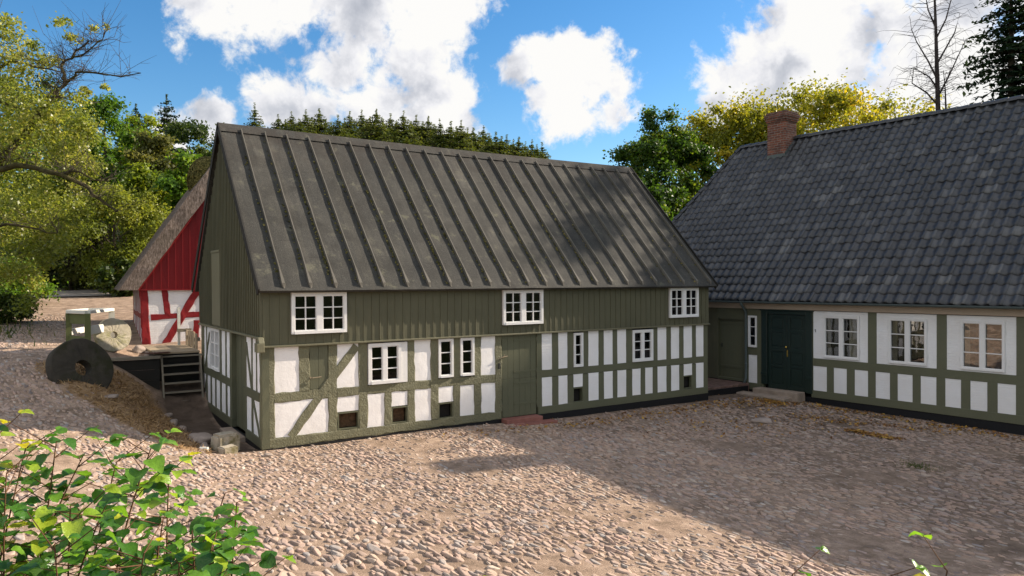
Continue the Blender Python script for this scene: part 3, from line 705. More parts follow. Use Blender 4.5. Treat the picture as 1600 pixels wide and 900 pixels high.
# cladding
def cladding_front():
    m = MB(FRONT); m.box(.0, LEN, -.02, .055, ZB+.02, ZE+.10)
    u = .17
    while u < LEN-.05:
        for (a, b) in ((.61, 1.89), (6.2, 7.5), (12.34, 13.61)):
            if a-.02 < u < b+.02: m.box(u-.016, u+.016, .055, .072, ZB+.03, 2.455); break
        else: m.box(u-.016, u+.016, .055, .072+random.uniform(-.003, .003), ZB+.03, ZE-.01, .002)
        u += .2+random.uniform(-.012, .012)
    m.build('board_cladding', M_BOARD, mill)
cladding_front()
MB(FRONT).poly([(-.02, ZB-.02), (LEN+.03, ZB-.02), (LEN+.03, ZB+.025), (-.02, ZB+.025)], 0, .095).build('drip_moulding', M_BOARD_PALE, mill, bevel=.008)
# gable on the left
ZG = 2.42
def gz_roof(y): return ZE+.02+(ZR-ZE-.06)*(1-abs(y-YR)/(YR+.31 if y < YR else WID+.31-YR))
m = MB(SIDE); m.poly([(-.04, ZG), (WID, ZG), (WID, gz_roof(WID)-.06), (YR, ZR-.12), (-.04, gz_roof(-.04)-.06)], -.02, .05)
u = .08
while u < WID-.02:
    z1 = gz_roof(u)-.09
    if 4.03 < u < 5.13: m.box(u-.018, u+.018, .05, .072, 4.52, z1)
    else: m.box(u-.018, u+.018, .05, .074, ZG+.01, z1, .002)
    u += .175
m.build('board_cladding', M_BOARD, mill)
ld = MB(SIDE)
for a in np.arange(4.05, 5.1, .18): ld.box(a, a+.174, .052, .085, 2.47, 4.44)
ld.box(4.02, 5.14, .052, .10, 4.45, 4.51); ld = ld.build('loft_door', M_BOARD_PALE, mill)
MB(SIDE).poly([(-.06, ZG-.05), (WID+.02, ZG-.05), (WID+.02, ZG+.0), (-.06, ZG+.0)], 0, .10).build('drip_moulding', M_BOARD_PALE, mill, bevel=.008)
def gb(p0, p1, wd, name, w1=.02, mat=M_BEAM_S): return MB(SIDE).beam(p0, p1, wd, -.14, w1, .006, .25, .01).build(name, mat, mill)
def gpost(a, b, z0=Z0, z1=ZG-.05): return gb(((a+b)/2, z0), ((a+b)/2, z1), abs(b-a), 'post')
gb((-.02, .05), (1.5, .05), .21, 'sill_beam', .03); gb((3.0, .05), (WID, .05), .21, 'sill_beam', .03)
gb((.26, 1.055), (1.48, 1.055), .21, 'rail'); gb((3.2, 1.055), (WID-.1, 1.055), .21, 'rail')
for a, b in ((-.02, .16), (1.48, 1.62), (2.98, 3.22), (6.92, WID)): gpost(a, b)
for a, b in ((.46, .52), (.86, .94), (3.64, 3.76), (4.27, 4.44), (5.63, 5.80), (6.28, 6.37), (6.72, 6.82)): gpost(a, b, 1.16)
for a, b in ((.84, .97), (3.58, 3.74), (4.30, 4.47), (5.0, 5.13), (5.62, 5.78), (6.26, 6.42)): gpost(a, b, Z0, .95)
gb((1.44, 2.2), (.93, 1.16), .10, 'brace', .025); gb((.82, .93), (.2, .16), .11, 'brace', .025); gb((5.9, 2.2), (6.55, 1.16), .08, 'brace', .025); gb((6.3, .9), (6.8, .2), .08, 'brace', .025)
for a, b in ((.1, 1.5), (3.2, 4.42), (5.65, 6.95)): infill(a, b, 1.15, ZG-.06, SIDE, M_LIMEBRICK)
for a, b in ((.1, 1.5), (3.2, 6.95)): infill(a, b, Z0-.01, .96, SIDE, M_LIMEBRICK)
window(mill, SIDE, 4.44, 5.63, 1.2, 2.36, .02, 2, 2, 3, .06, .03, .09)
gd = MB(SIDE)
for i in range(7): gd.box(1.625+i*.194, 1.625+i*.194+.19, -.16, -.10+random.uniform(0, .006), -.02, 2.3)
gd = gd.build('door', M_BEAM_S, mill)
MB(SIDE).tube([(1.75, -.09, 1.1), (1.75, -.03, 1.1), (1.9, -.03, 1.1)], .012, 6).build('handle', M_IRON, gd)
MB(SIDE).box(-.28, -.04, .02, .18, 2.10, 2.30).poly([(-.28, 2.30), (-.04, 2.30), (-.1, 2.42), (-.2, 2.42)], .02, .14).build('corner_bracket', M_BOARD_PALE, mill, bevel=.01)
# other two walls, plinth, inner floor so no light runs through
MB(FRONT).box(LEN-.02, LEN, -WID, -.01, -.3, ZE+.1).build('wall', M_LIMEBRICK, mill)
rw = MB(); rw.box(.0, LEN, WID-.12, WID, -.3, ZE+.1); rw.poly if False else None; rw.build('wall', M_LIMEBRICK, mill)
ew = MB(SIDE); ew.poly([(.0, ZG), (WID, ZG), (YR, ZR-.12)], -LEN, -LEN+.04); ew.build('board_cladding', M_BOARD, mill)
ins = MB(); ins.box(.2, LEN-.1, .32, WID-.2, .0, .03); ins.box(.3, LEN-.3, .42, .45, .03, ZE); ins.box(.32, .35, .45, WID-.2, .03, ZE); ins.box(.35, LEN-.3, .45, WID-.2, ZB+.05, ZB+.10); ins.build('floor', M_DARK, mill)
pl = MB(FRONT); pl.box(.05, LEN+.02, -.3, .012, -.75, -.055); pl.box(-.02, .05, -WID, .0, -.75, -.06); pl.build('plinth', M_TAR, mill)
# roof: one slab per pitch with slight sag, battens, ridge and verge
def roof_pt(x, s, up=0.):
    """s 0 at the front eave .. 1 at the ridge"""
    sag = -.035*math.sin(math.pi*max(0, min(1, x/LEN)))*s-.02*math.sin(math.pi*s)
    dy, dz = YR+.31, ZR-ZE; L = math.hypot(dy, dz); n = np.array([0, -dz/L, dy/L])
    p = np.array([x, -.31+dy*s, ZE+dz*s+sag])+n*up
    return tuple(p)
X0, X1 = -.13, 14.29
NX, NS = 60, 16; V = []; F = []
for i in range(NX+1):
    for j in range(NS+1): V.append(roof_pt(X0+(X1-X0)*i/NX, j/NS, random.uniform(-.006, .006)))
nb = len(V)
for i in range(NX+1):
    for j in range(NS+1): V.append(roof_pt(X0+(X1-X0)*i/NX, j/NS, -.07))
q = lambda i, j: i*(NS+1)+j
for i in range(NX):
    for j in range(NS):
        F.append((q(i, j), q(i+1, j), q(i+1, j+1), q(i, j+1))); F.append(tuple(nb+k for k in (q(i, j), q(i, j+1), q(i+1, j+1), q(i+1, j))))
    F.append((q(i, 0), nb+q(i, 0), nb+q(i+1, 0), q(i+1, 0)))
for j in range(NS):
    F.append((q(0, j), q(0, j+1), nb+q(0, j+1), nb+q(0, j))); F.append((q(NX, j), nb+q(NX, j), nb+q(NX, j+1), q(NX, j+1)))
m = MB(); m.v = V; m.f = F
# rear pitch
y1 = WID+.31
n = len(m.v); m.v += [(X0, YR, ZR), (X1, YR, ZR), (X1, y1, ZE), (X0, y1, ZE), (X0, YR, ZR-.08), (X1, YR, ZR-.08), (X1, y1, ZE-.08), (X0, y1, ZE-.08)]
m.f += [(n, n+1, n+2, n+3), (n+7, n+6, n+5, n+4), (n, n+3, n+7, n+4), (n+1, n+5, n+6, n+2), (n+2, n+6, n+7, n+3)]
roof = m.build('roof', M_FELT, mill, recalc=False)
moss = []
xb = [.42+i*.592 for i in range(24)]
for i, x in enumerate(xb):
    b = MB(); x += random.uniform(-.02, .02); steps = 12; base = 0
    for k in range(steps+1):
        s = (.028+(.965-.028)*(k-1)/(steps-1)) if k else .012; wdt = (.011 if k > 0 else .008)+(.026 if k == 1 else 0); ht = .074 if k else .004; jx = random.uniform(-.006, .006)
        for (dx, up) in ((-wdt-.006, 0), (-wdt, ht), (wdt, ht), (wdt+.016, 0)): b.v.append(roof_pt(x+dx+jx, s, up+.001))
    for k in range(steps):
        for a in range(3): c = k*4+a; b.f.append((c, c+1, c+5, c+4))
    b.f.append((0, 3, 2, 1)); e = steps*4; b.f.append((e, e+1, e+2, e+3))
    b.build('roof_batten', M_BATTEN, roof)
    n_ = RNG.integers(15, 150) if i < 16 else RNG.integers(4, 50)
    for k in range(n_):
        s = random.betavariate(1.1, 1.6)*.9+.03; moss.append(roof_pt(x-.06+random.gauss(0, .018), s, .012))
P = np.array(moss); Vm, tm = leaf_quads(P, .055, RNG.normal(0, .6, (len(P), 3))+np.array([0, -.7, .7]), 1.1, .6)
fast_mesh('moss', Vm, np.arange(len(P)*4).reshape(-1, 4), L_MOSS, roof, tint=tm)
rc = MB()
for k in range(31):
    x = X0-.01+(X1-X0+.02)*k/30
    a = roof_pt(x, .945, .030); c = roof_pt(x, 1.0, .034); rc.v += [a, (c[0], YR, c[2]+.012), (x, YR+.24, c[2]-.21), (x, YR, c[2]-.05)]
for k in range(30):
    for a in range(3): c = k*4+a; rc.f.append((c, c+4, c+5, c+1))
rc.build('ridge_cap', M_FELT, roof, recalc=False)
for x in (X0-.012, X1+.012):
    v = MB()
    for (sa, sb) in ((0., 1.),):
        p = [roof_pt(x-.016, sa, .05), roof_pt(x+.016, sa, .05), roof_pt(x+.016, sa, -.14), roof_pt(x-.016, sa, -.14)]; p2 = [roof_pt(x-.016, sb, .05), roof_pt(x+.016, sb, .05), roof_pt(x+.016, sb, -.14), roof_pt(x-.016, sb, -.14)]
        v.quadbox(p+p2)
        v.quadbox([(a[0], 2*YR-a[1], a[2]) for a in p2]+[(a[0], 2*YR-a[1], a[2]) for a in p])
    v.build('verge_board', M_BLACKWOOD, roof)

# stone steps at the mill door
ds = thing('door_step', (6.8, 0, -.1), 'low red brick doorstep in front of the green stable door', 'step')
MB().box(-.60, .55, -.30, .03, -.06, .06, .006).build('upper_step', M_REDSTEP, ds, bevel=.015)
MB().box(-.70, .82, -.62, -.29, -.16, -.045, .012).build('lower_step', M_REDSTEP, ds, bevel=.02)

# ------------------------------------------------------------------ the farmhouse on the right
farm = thing('farmhouse', (17.2421, 0, 0), 'green timbered farmhouse with large black pantile roof and brick chimney', 'house', rotz=.0715)
def fpart(m, name, mat, par=None, **k): return m.build(name, mat, par or farm, **k)
SB, P0, P1, N0, N1 = -.27, -.035, .775, 1.03, 2.59
sillt = [(.86, .20), (-1.62, -14.5)]
for a, b in sillt: fpart(MB(SIDE).box(b, a, -.14, .025, SB, P0+.004), 'sill_beam', M_BEAM_S, bevel=.006)
fpart(MB(SIDE).box(-14.5, .95, -.30, .0, -1.0, SB), 'plinth', M_TAR)
fpart(MB(SIDE).box(.95, 7.5, -.30, .0, -1.0, -.02), 'plinth', M_TAR)
panels = [(-1.68, -2.15), (-2.39, -2.82), (-3.08, -3.50), (-3.74, -4.17), (-4.40, -4.83), (-5.06, -5.49), (-5.73, -6.14), (-6.38, -6.80), (-7.05, -7.48), (-7.95, -8.38), (-8.62, -9.05), (-9.3, -9.72), (-9.98, -10.4)]
niches = [(-1.68, -3.50), (-3.77, -5.50), (-5.77, -7.49), (-7.97, -9.7)]
fpart(MB(SIDE).box(-14.5, -1.60, -.14, .012, P1, N0), 'rail', M_BEAM_S, bevel=.006)
prev = -1.60
for a, b in panels:
    fpart(MB(SIDE).box(a+.0, prev, -.14, .012, P0, P1), 'post', M_BEAM_S, bevel=.006) if prev > a else None
    fpart(MB(SIDE).box(b, a, -.14, .0, P0, P1, 0.), 'infill_panel', M_LIMEBRICK_C); prev = b
fpart(MB(SIDE).box(-14.5, prev, -.14, .012, P0, P1), 'post', M_BEAM_S)
prev = -1.60
for i, (a, b) in enumerate(niches):
    fpart(MB(SIDE).box(a, prev, -.14, .014, N0, N1+.02), 'post', M_BEAM_S, bevel=.006)
    wa, wb = a-.36, b+.26      # white brick surround, one ring round the window
    m = MB(SIDE); m.box(wa, a, -.14, .0, N0, N1); m.box(b, wb, -.14, .0, N0, N1); m.box(wb, wa, -.14, .0, 2.45, N1); m.box(wb, wa, -.14, .0, N0, 1.085)
    fpart(m, 'infill_panel', M_LIMEBRICK_C); prev = b
    wdw = window(farm, SIDE, wb, wa, 1.085, 2.45, .012, 2, 1, 3, .055, .025, .11, glass=M_GLASS_REFL)
    for z in (1.35, 2.15):
        for t in (wb-.015, wa+.015): MB(SIDE).tube([(t, .02, z-.05), (t, .02, z+.05)], .010, 6).build('hinge', M_WHITE_WOOD, wdw)
    cu = MB(SIDE)
    for (c0, c1) in ((wa-.02, wa-.17), (wb+.02, wb+.12)) if i else ((wa-.02, wa-.13), (wb+.02, wb+.45)):
        k = 14
        for j in range(k):
            u0 = c0+(c1-c0)*j/k; u1 = c0+(c1-c0)*(j+1)/k
            w_ = -.20+.02*(j % 2); w2 = -.20+.02*((j+1) % 2); n = len(cu.v)
            cu.v += [SIDE(u0, w_, 1.1), SIDE(u1, w2, 1.1), SIDE(u1, w2, 2.44), SIDE(u0, w_, 2.44)]; cu.f.append((n, n+1, n+2, n+3))
    cu.build('curtain', M_CLOTH, wdw, recalc=False)
fpart(MB(SIDE).box(-14.5, prev, -.14, .014, N0, N1+.02), 'post', M_BEAM_S)
# double door in its frame
fr = MB(SIDE)
fr.box(.03, .26, -.14, .05, -.02, 2.56); fr.box(-1.66, -1.43, -.14, .05, -.16, 2.56); fr.box(-1.43, .03, -.14, .045, 2.44, 2.56); fr.box(-1.70, .29, -.14, .10, 2.56, 2.61)
fr.box(.02, .27, .05, .075, .30, .40); fr.box(-1.67, -1.42, .05, .075, .30, .40)
fpart(fr, 'door_frame', M_DARKGREEN, bevel=.01)
for (a, b) in ((.025, -.695), (-.70, -1.425)):
    m = MB(SIDE); lo, hi = min(a, b)+.002, max(a, b)-.002
    m.box(lo, hi, -.10, -.045, -.14, 2.435)
    st = .12
    m.box(lo, lo+st, -.045, -.018, -.14, 2.435); m.box(hi-st, hi, -.045, -.018, -.14, 2.435)
    zs = [-.14, .02, .62, .70, 1.16, 1.30, 1.82, 1.92, 2.33, 2.435]
    for k in range(0, len(zs), 2): m.box(lo+st, hi-st, -.045, -.020, zs[k], zs[k+1])
    for k in range(1, len(zs)-1, 2): m.box(lo+st+.05, hi-st-.05, -.045, -.028, zs[k]+.05, zs[k+1]-.05)
    dr = fpart(m, 'door', M_DARKGREEN, bevel=.006)
    if a < -.5:
        kb = MB(SIDE); kb.tube([(-.72, -.02, 1.33), (-.72, .05, 1.33)], .014, 8); kb.tube([(-.72, .05, 1.33), (-.72, .065, 1.33), (-.72, .09, 1.33), (-.72, .098, 1.33)], [.018, .036, .036, .015], 10); kb.build('door_knob', M_BRASS, dr, smooth=True)
        MB(SIDE).box(-.745, -.695, -.018, -.008, 1.0, 1.22).build('keyhole_plate', M_BRASS, dr)
# side light and panel left of the door
window(farm, SIDE, .45, .80, 1.24, 2.36, .02, 1, 1, 3, .05, .022, glass=M_GLASS_DARK)
fpart(MB(SIDE).box(.26, .45, -.14, .015, P0, N1+.02), 'post', M_BEAM_S, bevel=.006); fpart(MB(SIDE).box(.80, 1.0, -.14, .015, P0, N1+.02), 'post', M_BEAM_S, bevel=.006)
fpart(MB(SIDE).box(.45, .80, -.14, .013, .96, 1.235), 'rail', M_BEAM_S); fpart(MB(SIDE).box(.45, .80, -.14, .013, 2.365, N1+.02), 'rail', M_BEAM_S)
fpart(MB(SIDE).box(.45, .80, -.14, .002, P0, .96), 'infill_panel', M_LIMEBRICK_C)
# boarded side door in the recess next to the mill
fpart(MB(SIDE).box(2.12, 2.36, -.14, .02, -.02, N1+.02), 'post', M_BOARD, bevel=.006); fpart(MB(SIDE).box(2.36, 7.4, -.14, .0, -.02, N1+.2), 'board_cladding', M_BOARD)
m = MB(SIDE)
for i in range(6): m.box(1.02+i*.182, 1.02+i*.182+.179, -.16, -.11, .02, 2.2)
m.box(1.02, 2.1, -.11, -.085, .42, .50); m.box(1.02, 2.1, -.11, -.085, 2.0, 2.1)
sd = fpart(m, 'side_door', M_BEAM_S); fpart(MB(SIDE).box(1.0, 2.12, -.14, .0, 2.2, N1+.02), 'rail', M_BEAM_S); fpart(MB(SIDE).box(1.0, 2.12, -.16, .02, -.03, .05), 'sill_beam', M_BEAM_S)
MB(SIDE).tube([(2.02, -.09, 1.25), (2.02, -.04, 1.25)], .014, 6).box(2.0, 2.04, -.108, -.095, 1.15, 1.3).build('door_knob', M_IRON, sd)
# cloth hook beside the first window
fpart(MB(SIDE).tube([(-1.76, .0, 1.98), (-1.76, .04, 1.98), (-1.79, .05, 1.90)], .010, 6), 'wall_hook', M_IRON)
# fascia, soffit, gutter
fpart(MB(SIDE).box(-14.5, 7.5, -.14, .09, N1+.02, 2.87), 'fascia', M_FASCIA, bevel=.008)
EV, RS, EZ, RZ = .29, 5.73, 2.92, 9.61
gt = MB(); sec = [(-EV-.07+.065*math.cos(a), EZ-.045+.065*math.sin(a)) for a in np.linspace(math.pi, 2*math.pi, 7)]
for t in (7.6, -14.5):
    gt.v += [(x, t, z) for x, z in sec]+[(x+(.006 if x < -EV-.07 else -.006), t, z+.006) for x, z in sec]
for k in range(6): gt.f += [(k, k+1, k+15, k+14), (7+k, 21+k, 22+k, 8+k)]
gt.f += [(0, 14, 21, 7), (6, 13, 27, 20)]
fpart(gt, 'gutter', M_ZINC, recalc=False)
dp = MB(); dp.tube([(-EV-.07, .86, 2.84), (-EV-.06, .86, 2.76), (-.10, .86, 2.52), (-.08, .86, 2.40), (-.08, .86, .35), (-.09, .86, .12), (-.20, .88, -.12)], .046, 10)
for z in (1.95, .62): dp.tube([(-.08, .86, z-.02), (-.08, .86, z+.02)], .054, 10)
fpart(dp, 'downpipe', M_ZINC, smooth=True)
# pantile roof, every tile rolled and lapped over the one below
def edge_t(s): return 5.15+(5.71-s)*.436
def pantiles():
    rows, tw, T0, T1 = 24, .305, -14.6, 7.9
    cols = int((T1-T0)/tw); per = 8; L = math.hypot(RS+EV, RZ-EZ); dx, dz = (RS+EV)/L, (RZ-EZ)/L; nx_, nz_ = -dz, dx
    prof = []
    for k in range(per+1):
        f = k/per
        prof.append(.030*math.cos(2*math.pi*(f-.16))+(.014 if f < .32 else 0)*math.sin(math.pi*f/.32)) if True else None
    V = []; Q = []; tint = []
    g_ = L/rows
    for r in range(rows):
        for c in range(cols):
            u0 = T0+c*tw
            s_mid = -EV+dx*(r+.5)*g_
            if u0+tw*.5 > edge_t(s_mid): continue
            jz = random.uniform(-.010, .010); jl = random.uniform(-.020, .020); rt_ = random.random()
            for (lv, up) in ((r*g_-.035+jl, .002), (r*g_-.030+jl, .036), (r*g_+.4*g_, .026), ((r+1)*g_+.03, .008)):
                for k in range(per+1):
                    up2 = up+prof[k]*(1. if up > .003 else .9)+jz
                    V.append((-EV+dx*lv+nx_*up2, u0+tw*(k/per)*1.0, EZ+dz*lv+nz_*up2))
            b = len(V)-4*(per+1)
            for a in range(3):
                for k in range(per):
                    i0 = b+a*(per+1)+k; Q.append((i0, i0+per+1, i0+per+2, i0+1)); tint.append(rt_**2.2)
    return np.array(V), np.array(Q), tint
V, Q, tt = pantiles()
froof = fast_mesh('roof', V, Q, M_TILE, farm, tint=tt, smooth=False)
me = froof.data; sm = np.ones(len(me.polygons), bool); me.polygons.foreach_set('use_smooth', sm)
# slab beneath, far pitch and sloping end
u = MB(); eL = edge_t(-EV); eR = edge_t(RS)
A = [(-EV+.03, -14.6, EZ-.03), (-EV+.03, eL-.05, EZ-.03), (RS, eR-.05, RZ-.035), (RS, -14.6, RZ-.035)]
B = [(2*RS+EV, -14.6, EZ), (2*RS+EV, eL, EZ), (RS, eR-.05, RZ-.03), (RS, -14.6, RZ-.03)]
u.v = A+B; u.f = [(0, 3, 2, 1), (4, 5, 6, 7)]; n = len(u.v)
u.v += [(-EV+.03, eL-.05, EZ-.03), (2*RS+EV, eL, EZ), (RS, eR-.05, RZ-.035)]; u.f += [(n, n+2, n+1)]
u.build('roof_underlay', M_BLACKWOOD, farm, recalc=False)
rd = MB()
t = -14.6; k = 0
while t < eR-.05:
    t2 = min(t+.40, eR); n = 8; sec0 = [(RS+.145*math.cos(a), RZ-.03+.135*math.sin(a)) for a in np.linspace(math.pi*1.02, -.02*math.pi, n)]
    b = len(rd.v); jj = random.uniform(-.006, .006)
    rd.v += [(x, t, z+.022+jj) for x, z in sec0]+[(x, t2+.02, z+jj) for x, z in sec0]
    for a in range(n-1): rd.f.append((b+a, b+a+1, b+n+a+1, b+n+a))
    rd.f.append(tuple(b+a for a in range(n))); t = t2; k += 1
rd.build('ridge_tiles', M_TILE, froof, tint=[.6]*len(rd.f), recalc=False)
vg = MB()
for k in range(22):
    s0 = -EV+(RS+EV)*k/22; s1 = -EV+(RS+EV)*(k+1)/22; z0 = EZ+(RZ-EZ)*k/22; z1 = EZ+(RZ-EZ)*(k+1)/22
    vg.tube([(s0-.02, edge_t(s0), z0+.06), (s1+.02, edge_t(s1), z1+.035)], [.085, .075], 7)
vg.build('verge_tiles', M_TILE, froof, tint=[.35]*len(vg.f))
# chimneys
def chimney(tc, s=RS-.32, hz=10.72, label=None):
    h = MB(); a = .42; c = MB()
    h.box(s-.42, s+.42, tc-a, tc+a, 8.4, hz-.42)
    h.box(s-.46, s+.46, tc-a-.04, tc+a+.04, hz-.42, hz-.34); h.box(s-.49, s+.49, tc-a-.07, tc+a+.07, hz-.34, hz-.24); h.box(s-.52, s+.52, tc-a-.10, tc+a+.10, hz-.24, hz-.08); h.box(s-.46, s+.46, tc-a-.05, tc+a+.05, hz-.08, hz)
    o = fpart(h, 'chimney', M_BRICK)
    f = MB(); f.box(s-.44, s-.418, tc-a-.015, tc+a+.015, 8.70, 8.93); f.quadbox([(s-.475, tc-a-.02, 8.6), (s+.45, tc-a-.02, 9.1), (s+.45, tc-a, 9.1), (s-.475, tc-a, 8.6), (s-.475, tc-a-.02, 8.95), (s+.45, tc-a-.02, 9.72), (s+.45, tc-a, 9.72), (s-.475, tc-a, 8.95)]); f.build('flashing', M_ZINC, o); return o
chimney(2.90); chimney(-7.15, hz=10.75)
# walls unseen from the yard close the house
cw = MB(); cw.box(.35, 11.3, -14.4, -14.2, -.5, EZ); cw.box(11.1, 11.3, -14.2, 7.2, -.5, EZ); cw.box(.1, 11.3, 7.2, 7.4, -.5, EZ); cw.box(.75, .80, -14.2, 7.2, -.4, EZ-.1); cw.box(.1, 11.1, -14.2, 7.2, EZ-.2, EZ-.12)
fpart(cw, 'wall', M_DARK)
# doorsteps and the brick landing by the side door
st = thing('stone_steps', tuple(np.array([17.2421, 0, 0])+np.array([math.cos(.0715)*0, 0, 0])), 'two worn granite steps below the dark green double door', 'steps', rotz=.0715)
MB(SIDE).box(-1.42, .28, .05, .55, -.45, -.13, .01).build('upper_step', M_STEP, st, bevel=.025)
MB(SIDE).box(-1.22, .66, .54, .98, -.6, -.275, .015).build('lower_step', M_STEP, st, bevel=.025)
ld = thing('brick_landing', (15.6, 1.4, -.3), 'low worn brick landing in the gap between mill and farmhouse', 'landing')
MB().box(-1.40, 1.42, -.75, 3.5, -.3, .26, .0).build('paving', M_LANDING, ld, bevel=.01)
MB().box(-1.42, 1.30, -.80, -.752, -.3, .19).build('plinth', M_TAR, ld)

# ------------------------------------------------------------------ red thatched house behind
RX, RY, RB = -1.24, 10.6, 1.25
red = thing('thatched_house', (RX, RY, RB), 'red and white timbered house with a grey thatched roof behind the mill', 'house', rotz=R(-3))
def rp(m, name, mat, par=None, **k):
    o = m.build(name, mat, par or red, **k); return o
H0 = 3.43-RB     # cladding foot
AX, AZ = 3.0, H0+4.95   # apex in local x, z
def rb(p0, p1, wd, name='post', w1=.02, mat=M_RED): return rp(MB(FRONT).beam(p0, p1, wd, -.14, w1, .018, .2, .015), name, mat)
rp(MB(FRONT).box(0.0, 6.3, -.12, .0, .0, H0+.05), 'wall', M_LIMEBRICK)
rb((.12, .1), (.04, H0), .24); rb((.66, H0), (.78, 1.25), .19); rb((1.66, 1.1), (1.62, .1), .19); rb((.25, 1.23), (1.9, 1.30), .19, 'rail', .016); rb((.62, .2), (1.72, H0), .22, 'brace', .03)
rb((1.82, H0), (1.90, .9), .17); rb((2.6, H0), (2.6, .1), .18); rb((2.7, 1.25), (6.2, 1.25), .19, 'rail', .016); rb((4.2, H0), (4.2, .1), .18)
m = MB(FRONT); zr = lambda x: H0+4.65*(1-abs(x-AX)/(AX+.10))
m.poly([(-.08, H0), (6.1, H0), (AX, H0+4.65)], -.1, .05)
x = .12
while x < 6.2: m.box(x-.018, x+.018, .05, .075, H0, max(H0+.05, zr(x)-.03)); x += .225
rp(m, 'board_cladding', M_RED_B)
rp(MB(FRONT).box(-.05, 6.35, -.0, .095, H0-.045, H0), 'drip_moulding', M_RED_B)
# left long side
rp(MB(SIDE).box(.0, 6., -.12, -.01, .2, H0), 'wall', M_LIMEBRICK)
for t in (.06, 1.0, 1.9, 2.8, 3.8, 4.8, 6): rp(MB(SIDE).beam((t, .2), (t, H0), .17, -.14, .01, .012), 'post', M_RED)
rp(MB(SIDE).beam((.15, 1.25), (6, 1.25), .16, -.14, .008, .012), 'rail', M_RED)
rp(MB(SIDE).box(0, 6, -.2, .03, -.6, .2), 'plinth', M_TAR)
# thatch: thick rounded slab, both pitches
def thatch():
    m = MB(); nl = 14; ny = 14; Y0, Y1 = -.34, 6.2
    def pt(side, s, y, top):
        if top: x, z = -.70+(AX+.70)*s, H0-.02+5.40*s-.0*s; z += .16*math.sin(math.pi*s)*s
        else: x, z = -.14+(AX+.14)*s, H0-.02+4.72*s
        if side: x = 2*AX-x
        return (x+random.uniform(-.015, .015), y+random.uniform(-.02, .02), z+random.uniform(-.02, .02))
    for side in (0, 1):
        top = {}; bot = {}
        for i in range(nl+1):
            for j in range(ny+1):
                s = i/nl; y = Y0+(Y1-Y0)*j/ny
                top[i, j] = len(m.v); m.v.append(pt(side, s, y, 1)); bot[i, j] = len(m.v); m.v.append(pt(side, s, y, 0))
        for i in range(nl):
            for j in range(ny):
                m.f.append((top[i, j], top[i+1, j], top[i+1, j+1], top[i, j+1])); m.f.append((bot[i, j], bot[i, j+1], bot[i+1, j+1], bot[i+1, j]))
            m.f.append((top[i, 0], bot[i, 0], bot[i+1, 0], top[i+1, 0])); m.f.append((top[i, ny], top[i+1, ny], bot[i+1, ny], bot[i, ny]))
        for j in range(ny): m.f.append((top[0, j], top[0, j+1], bot[0, j+1], bot[0, j]))
    return m
tr = rp(thatch(), 'thatch_roof', M_THATCH)
vb = MB(FRONT)
vb.beam((-.12, H0-.03), (AX, H0+4.66), .05, .05, .12, .004); rp(vb, 'verge_board', M_RED_B)
# mossy hump on the thatch
N = 5200; u = RNG.normal(0, 1, (N, 3)); u /= np.linalg.norm(u, axis=1, keepdims=True)
P = np.array([2.2, 1.9, 6.2])+u*np.array([.55, 1.7, .8])
Vm, tm = leaf_quads(P, .16, u+RNG.normal(0, .4, (N, 3)), 3., .2)
fast_mesh('moss_cover', Vm, np.arange(N*4).reshape(-1, 4), L_MOSS, tr, tint=tm)

# ------------------------------------------------------------------ deck, stairs, retaining wall, railings
dk = thing('timber_deck', (-.6, 8.0, 1.6), 'weathered plank deck between the red house and the mill gable', 'deck')
m = MB()
for k in range(10): m.box(-.72, .52, -1.02+k*.28, -.75+k*.28-.008, -.055, random.uniform(-.008, .004))
m.build('deck_boards', M_OLDWOOD2, dk)
m = MB(); m.box(-.70, .50, -.98, -.88, -.30, -.06); m.box(-.72, -.60, -.9, 1.7, -.30, -.06); m.box(-.70, .5, -.93, -.90, -1.9, -.30); m.build('beam', M_BLACKWOOD, dk)
sr = thing('wooden_stairs', (-.62, 6.4, -.1), 'steep open wooden stairs leading down from the deck into the ditch', 'stairs')
def stringer(x): 
    m = MB(); m.quadbox([(x-.022, -.12, -.10), (x+.022, -.12, -.10), (x+.022, .0, -.10), (x-.022, .0, -.10), (x-.022, .46, 1.62), (x+.022, .46, 1.62), (x+.022, .60, 1.62), (x-.022, .60, 1.62)]); return m.build('stringer', M_OLDWOOD, sr)
stringer(-.52); stringer(.52)
for k in range(6):
    z = .30+k*.255; y = .05+.58*(z/1.72); MB().box(-.50 if k < 5 else -.60, .50 if k < 5 else .60, y-.12, y+.10, z-.018, z+.018, .004).build('tread', M_OLDWOOD, sr)
rwall = thing('retaining_wall', (-2.0, 6.7, .8), 'black moist plank retaining wall left of the deck stairs', 'wall')
m = MB()
for k in range(5): m.box(-.85, .78, .0+random.uniform(-.01, .01), .06, -.85+k*.30, -.85+k*.30+.29)
m.build('planks', M_BLACKWOOD, rwall)
MB().box(-.95, .80, -.07, .10, .66, .74, .006).build('cap_board', M_OLDWOOD, rwall)
ru = tag(MB().poly([(-.36, -.02), (.42, -.05), (.45, .12), (.02, .36), (-.06, .34)], 0, .02).build('iron_sheet', M_RUST), 'rusty bent iron sheet leaning at the edge of the deck', 'sheet')
ru.data.transform(Matrix.Translation((-1.35, 6.95, 1.60)) @ Matrix.Rotation(R(90), 4, 'X') @ Matrix.Rotation(R(-8), 4, 'Y'))
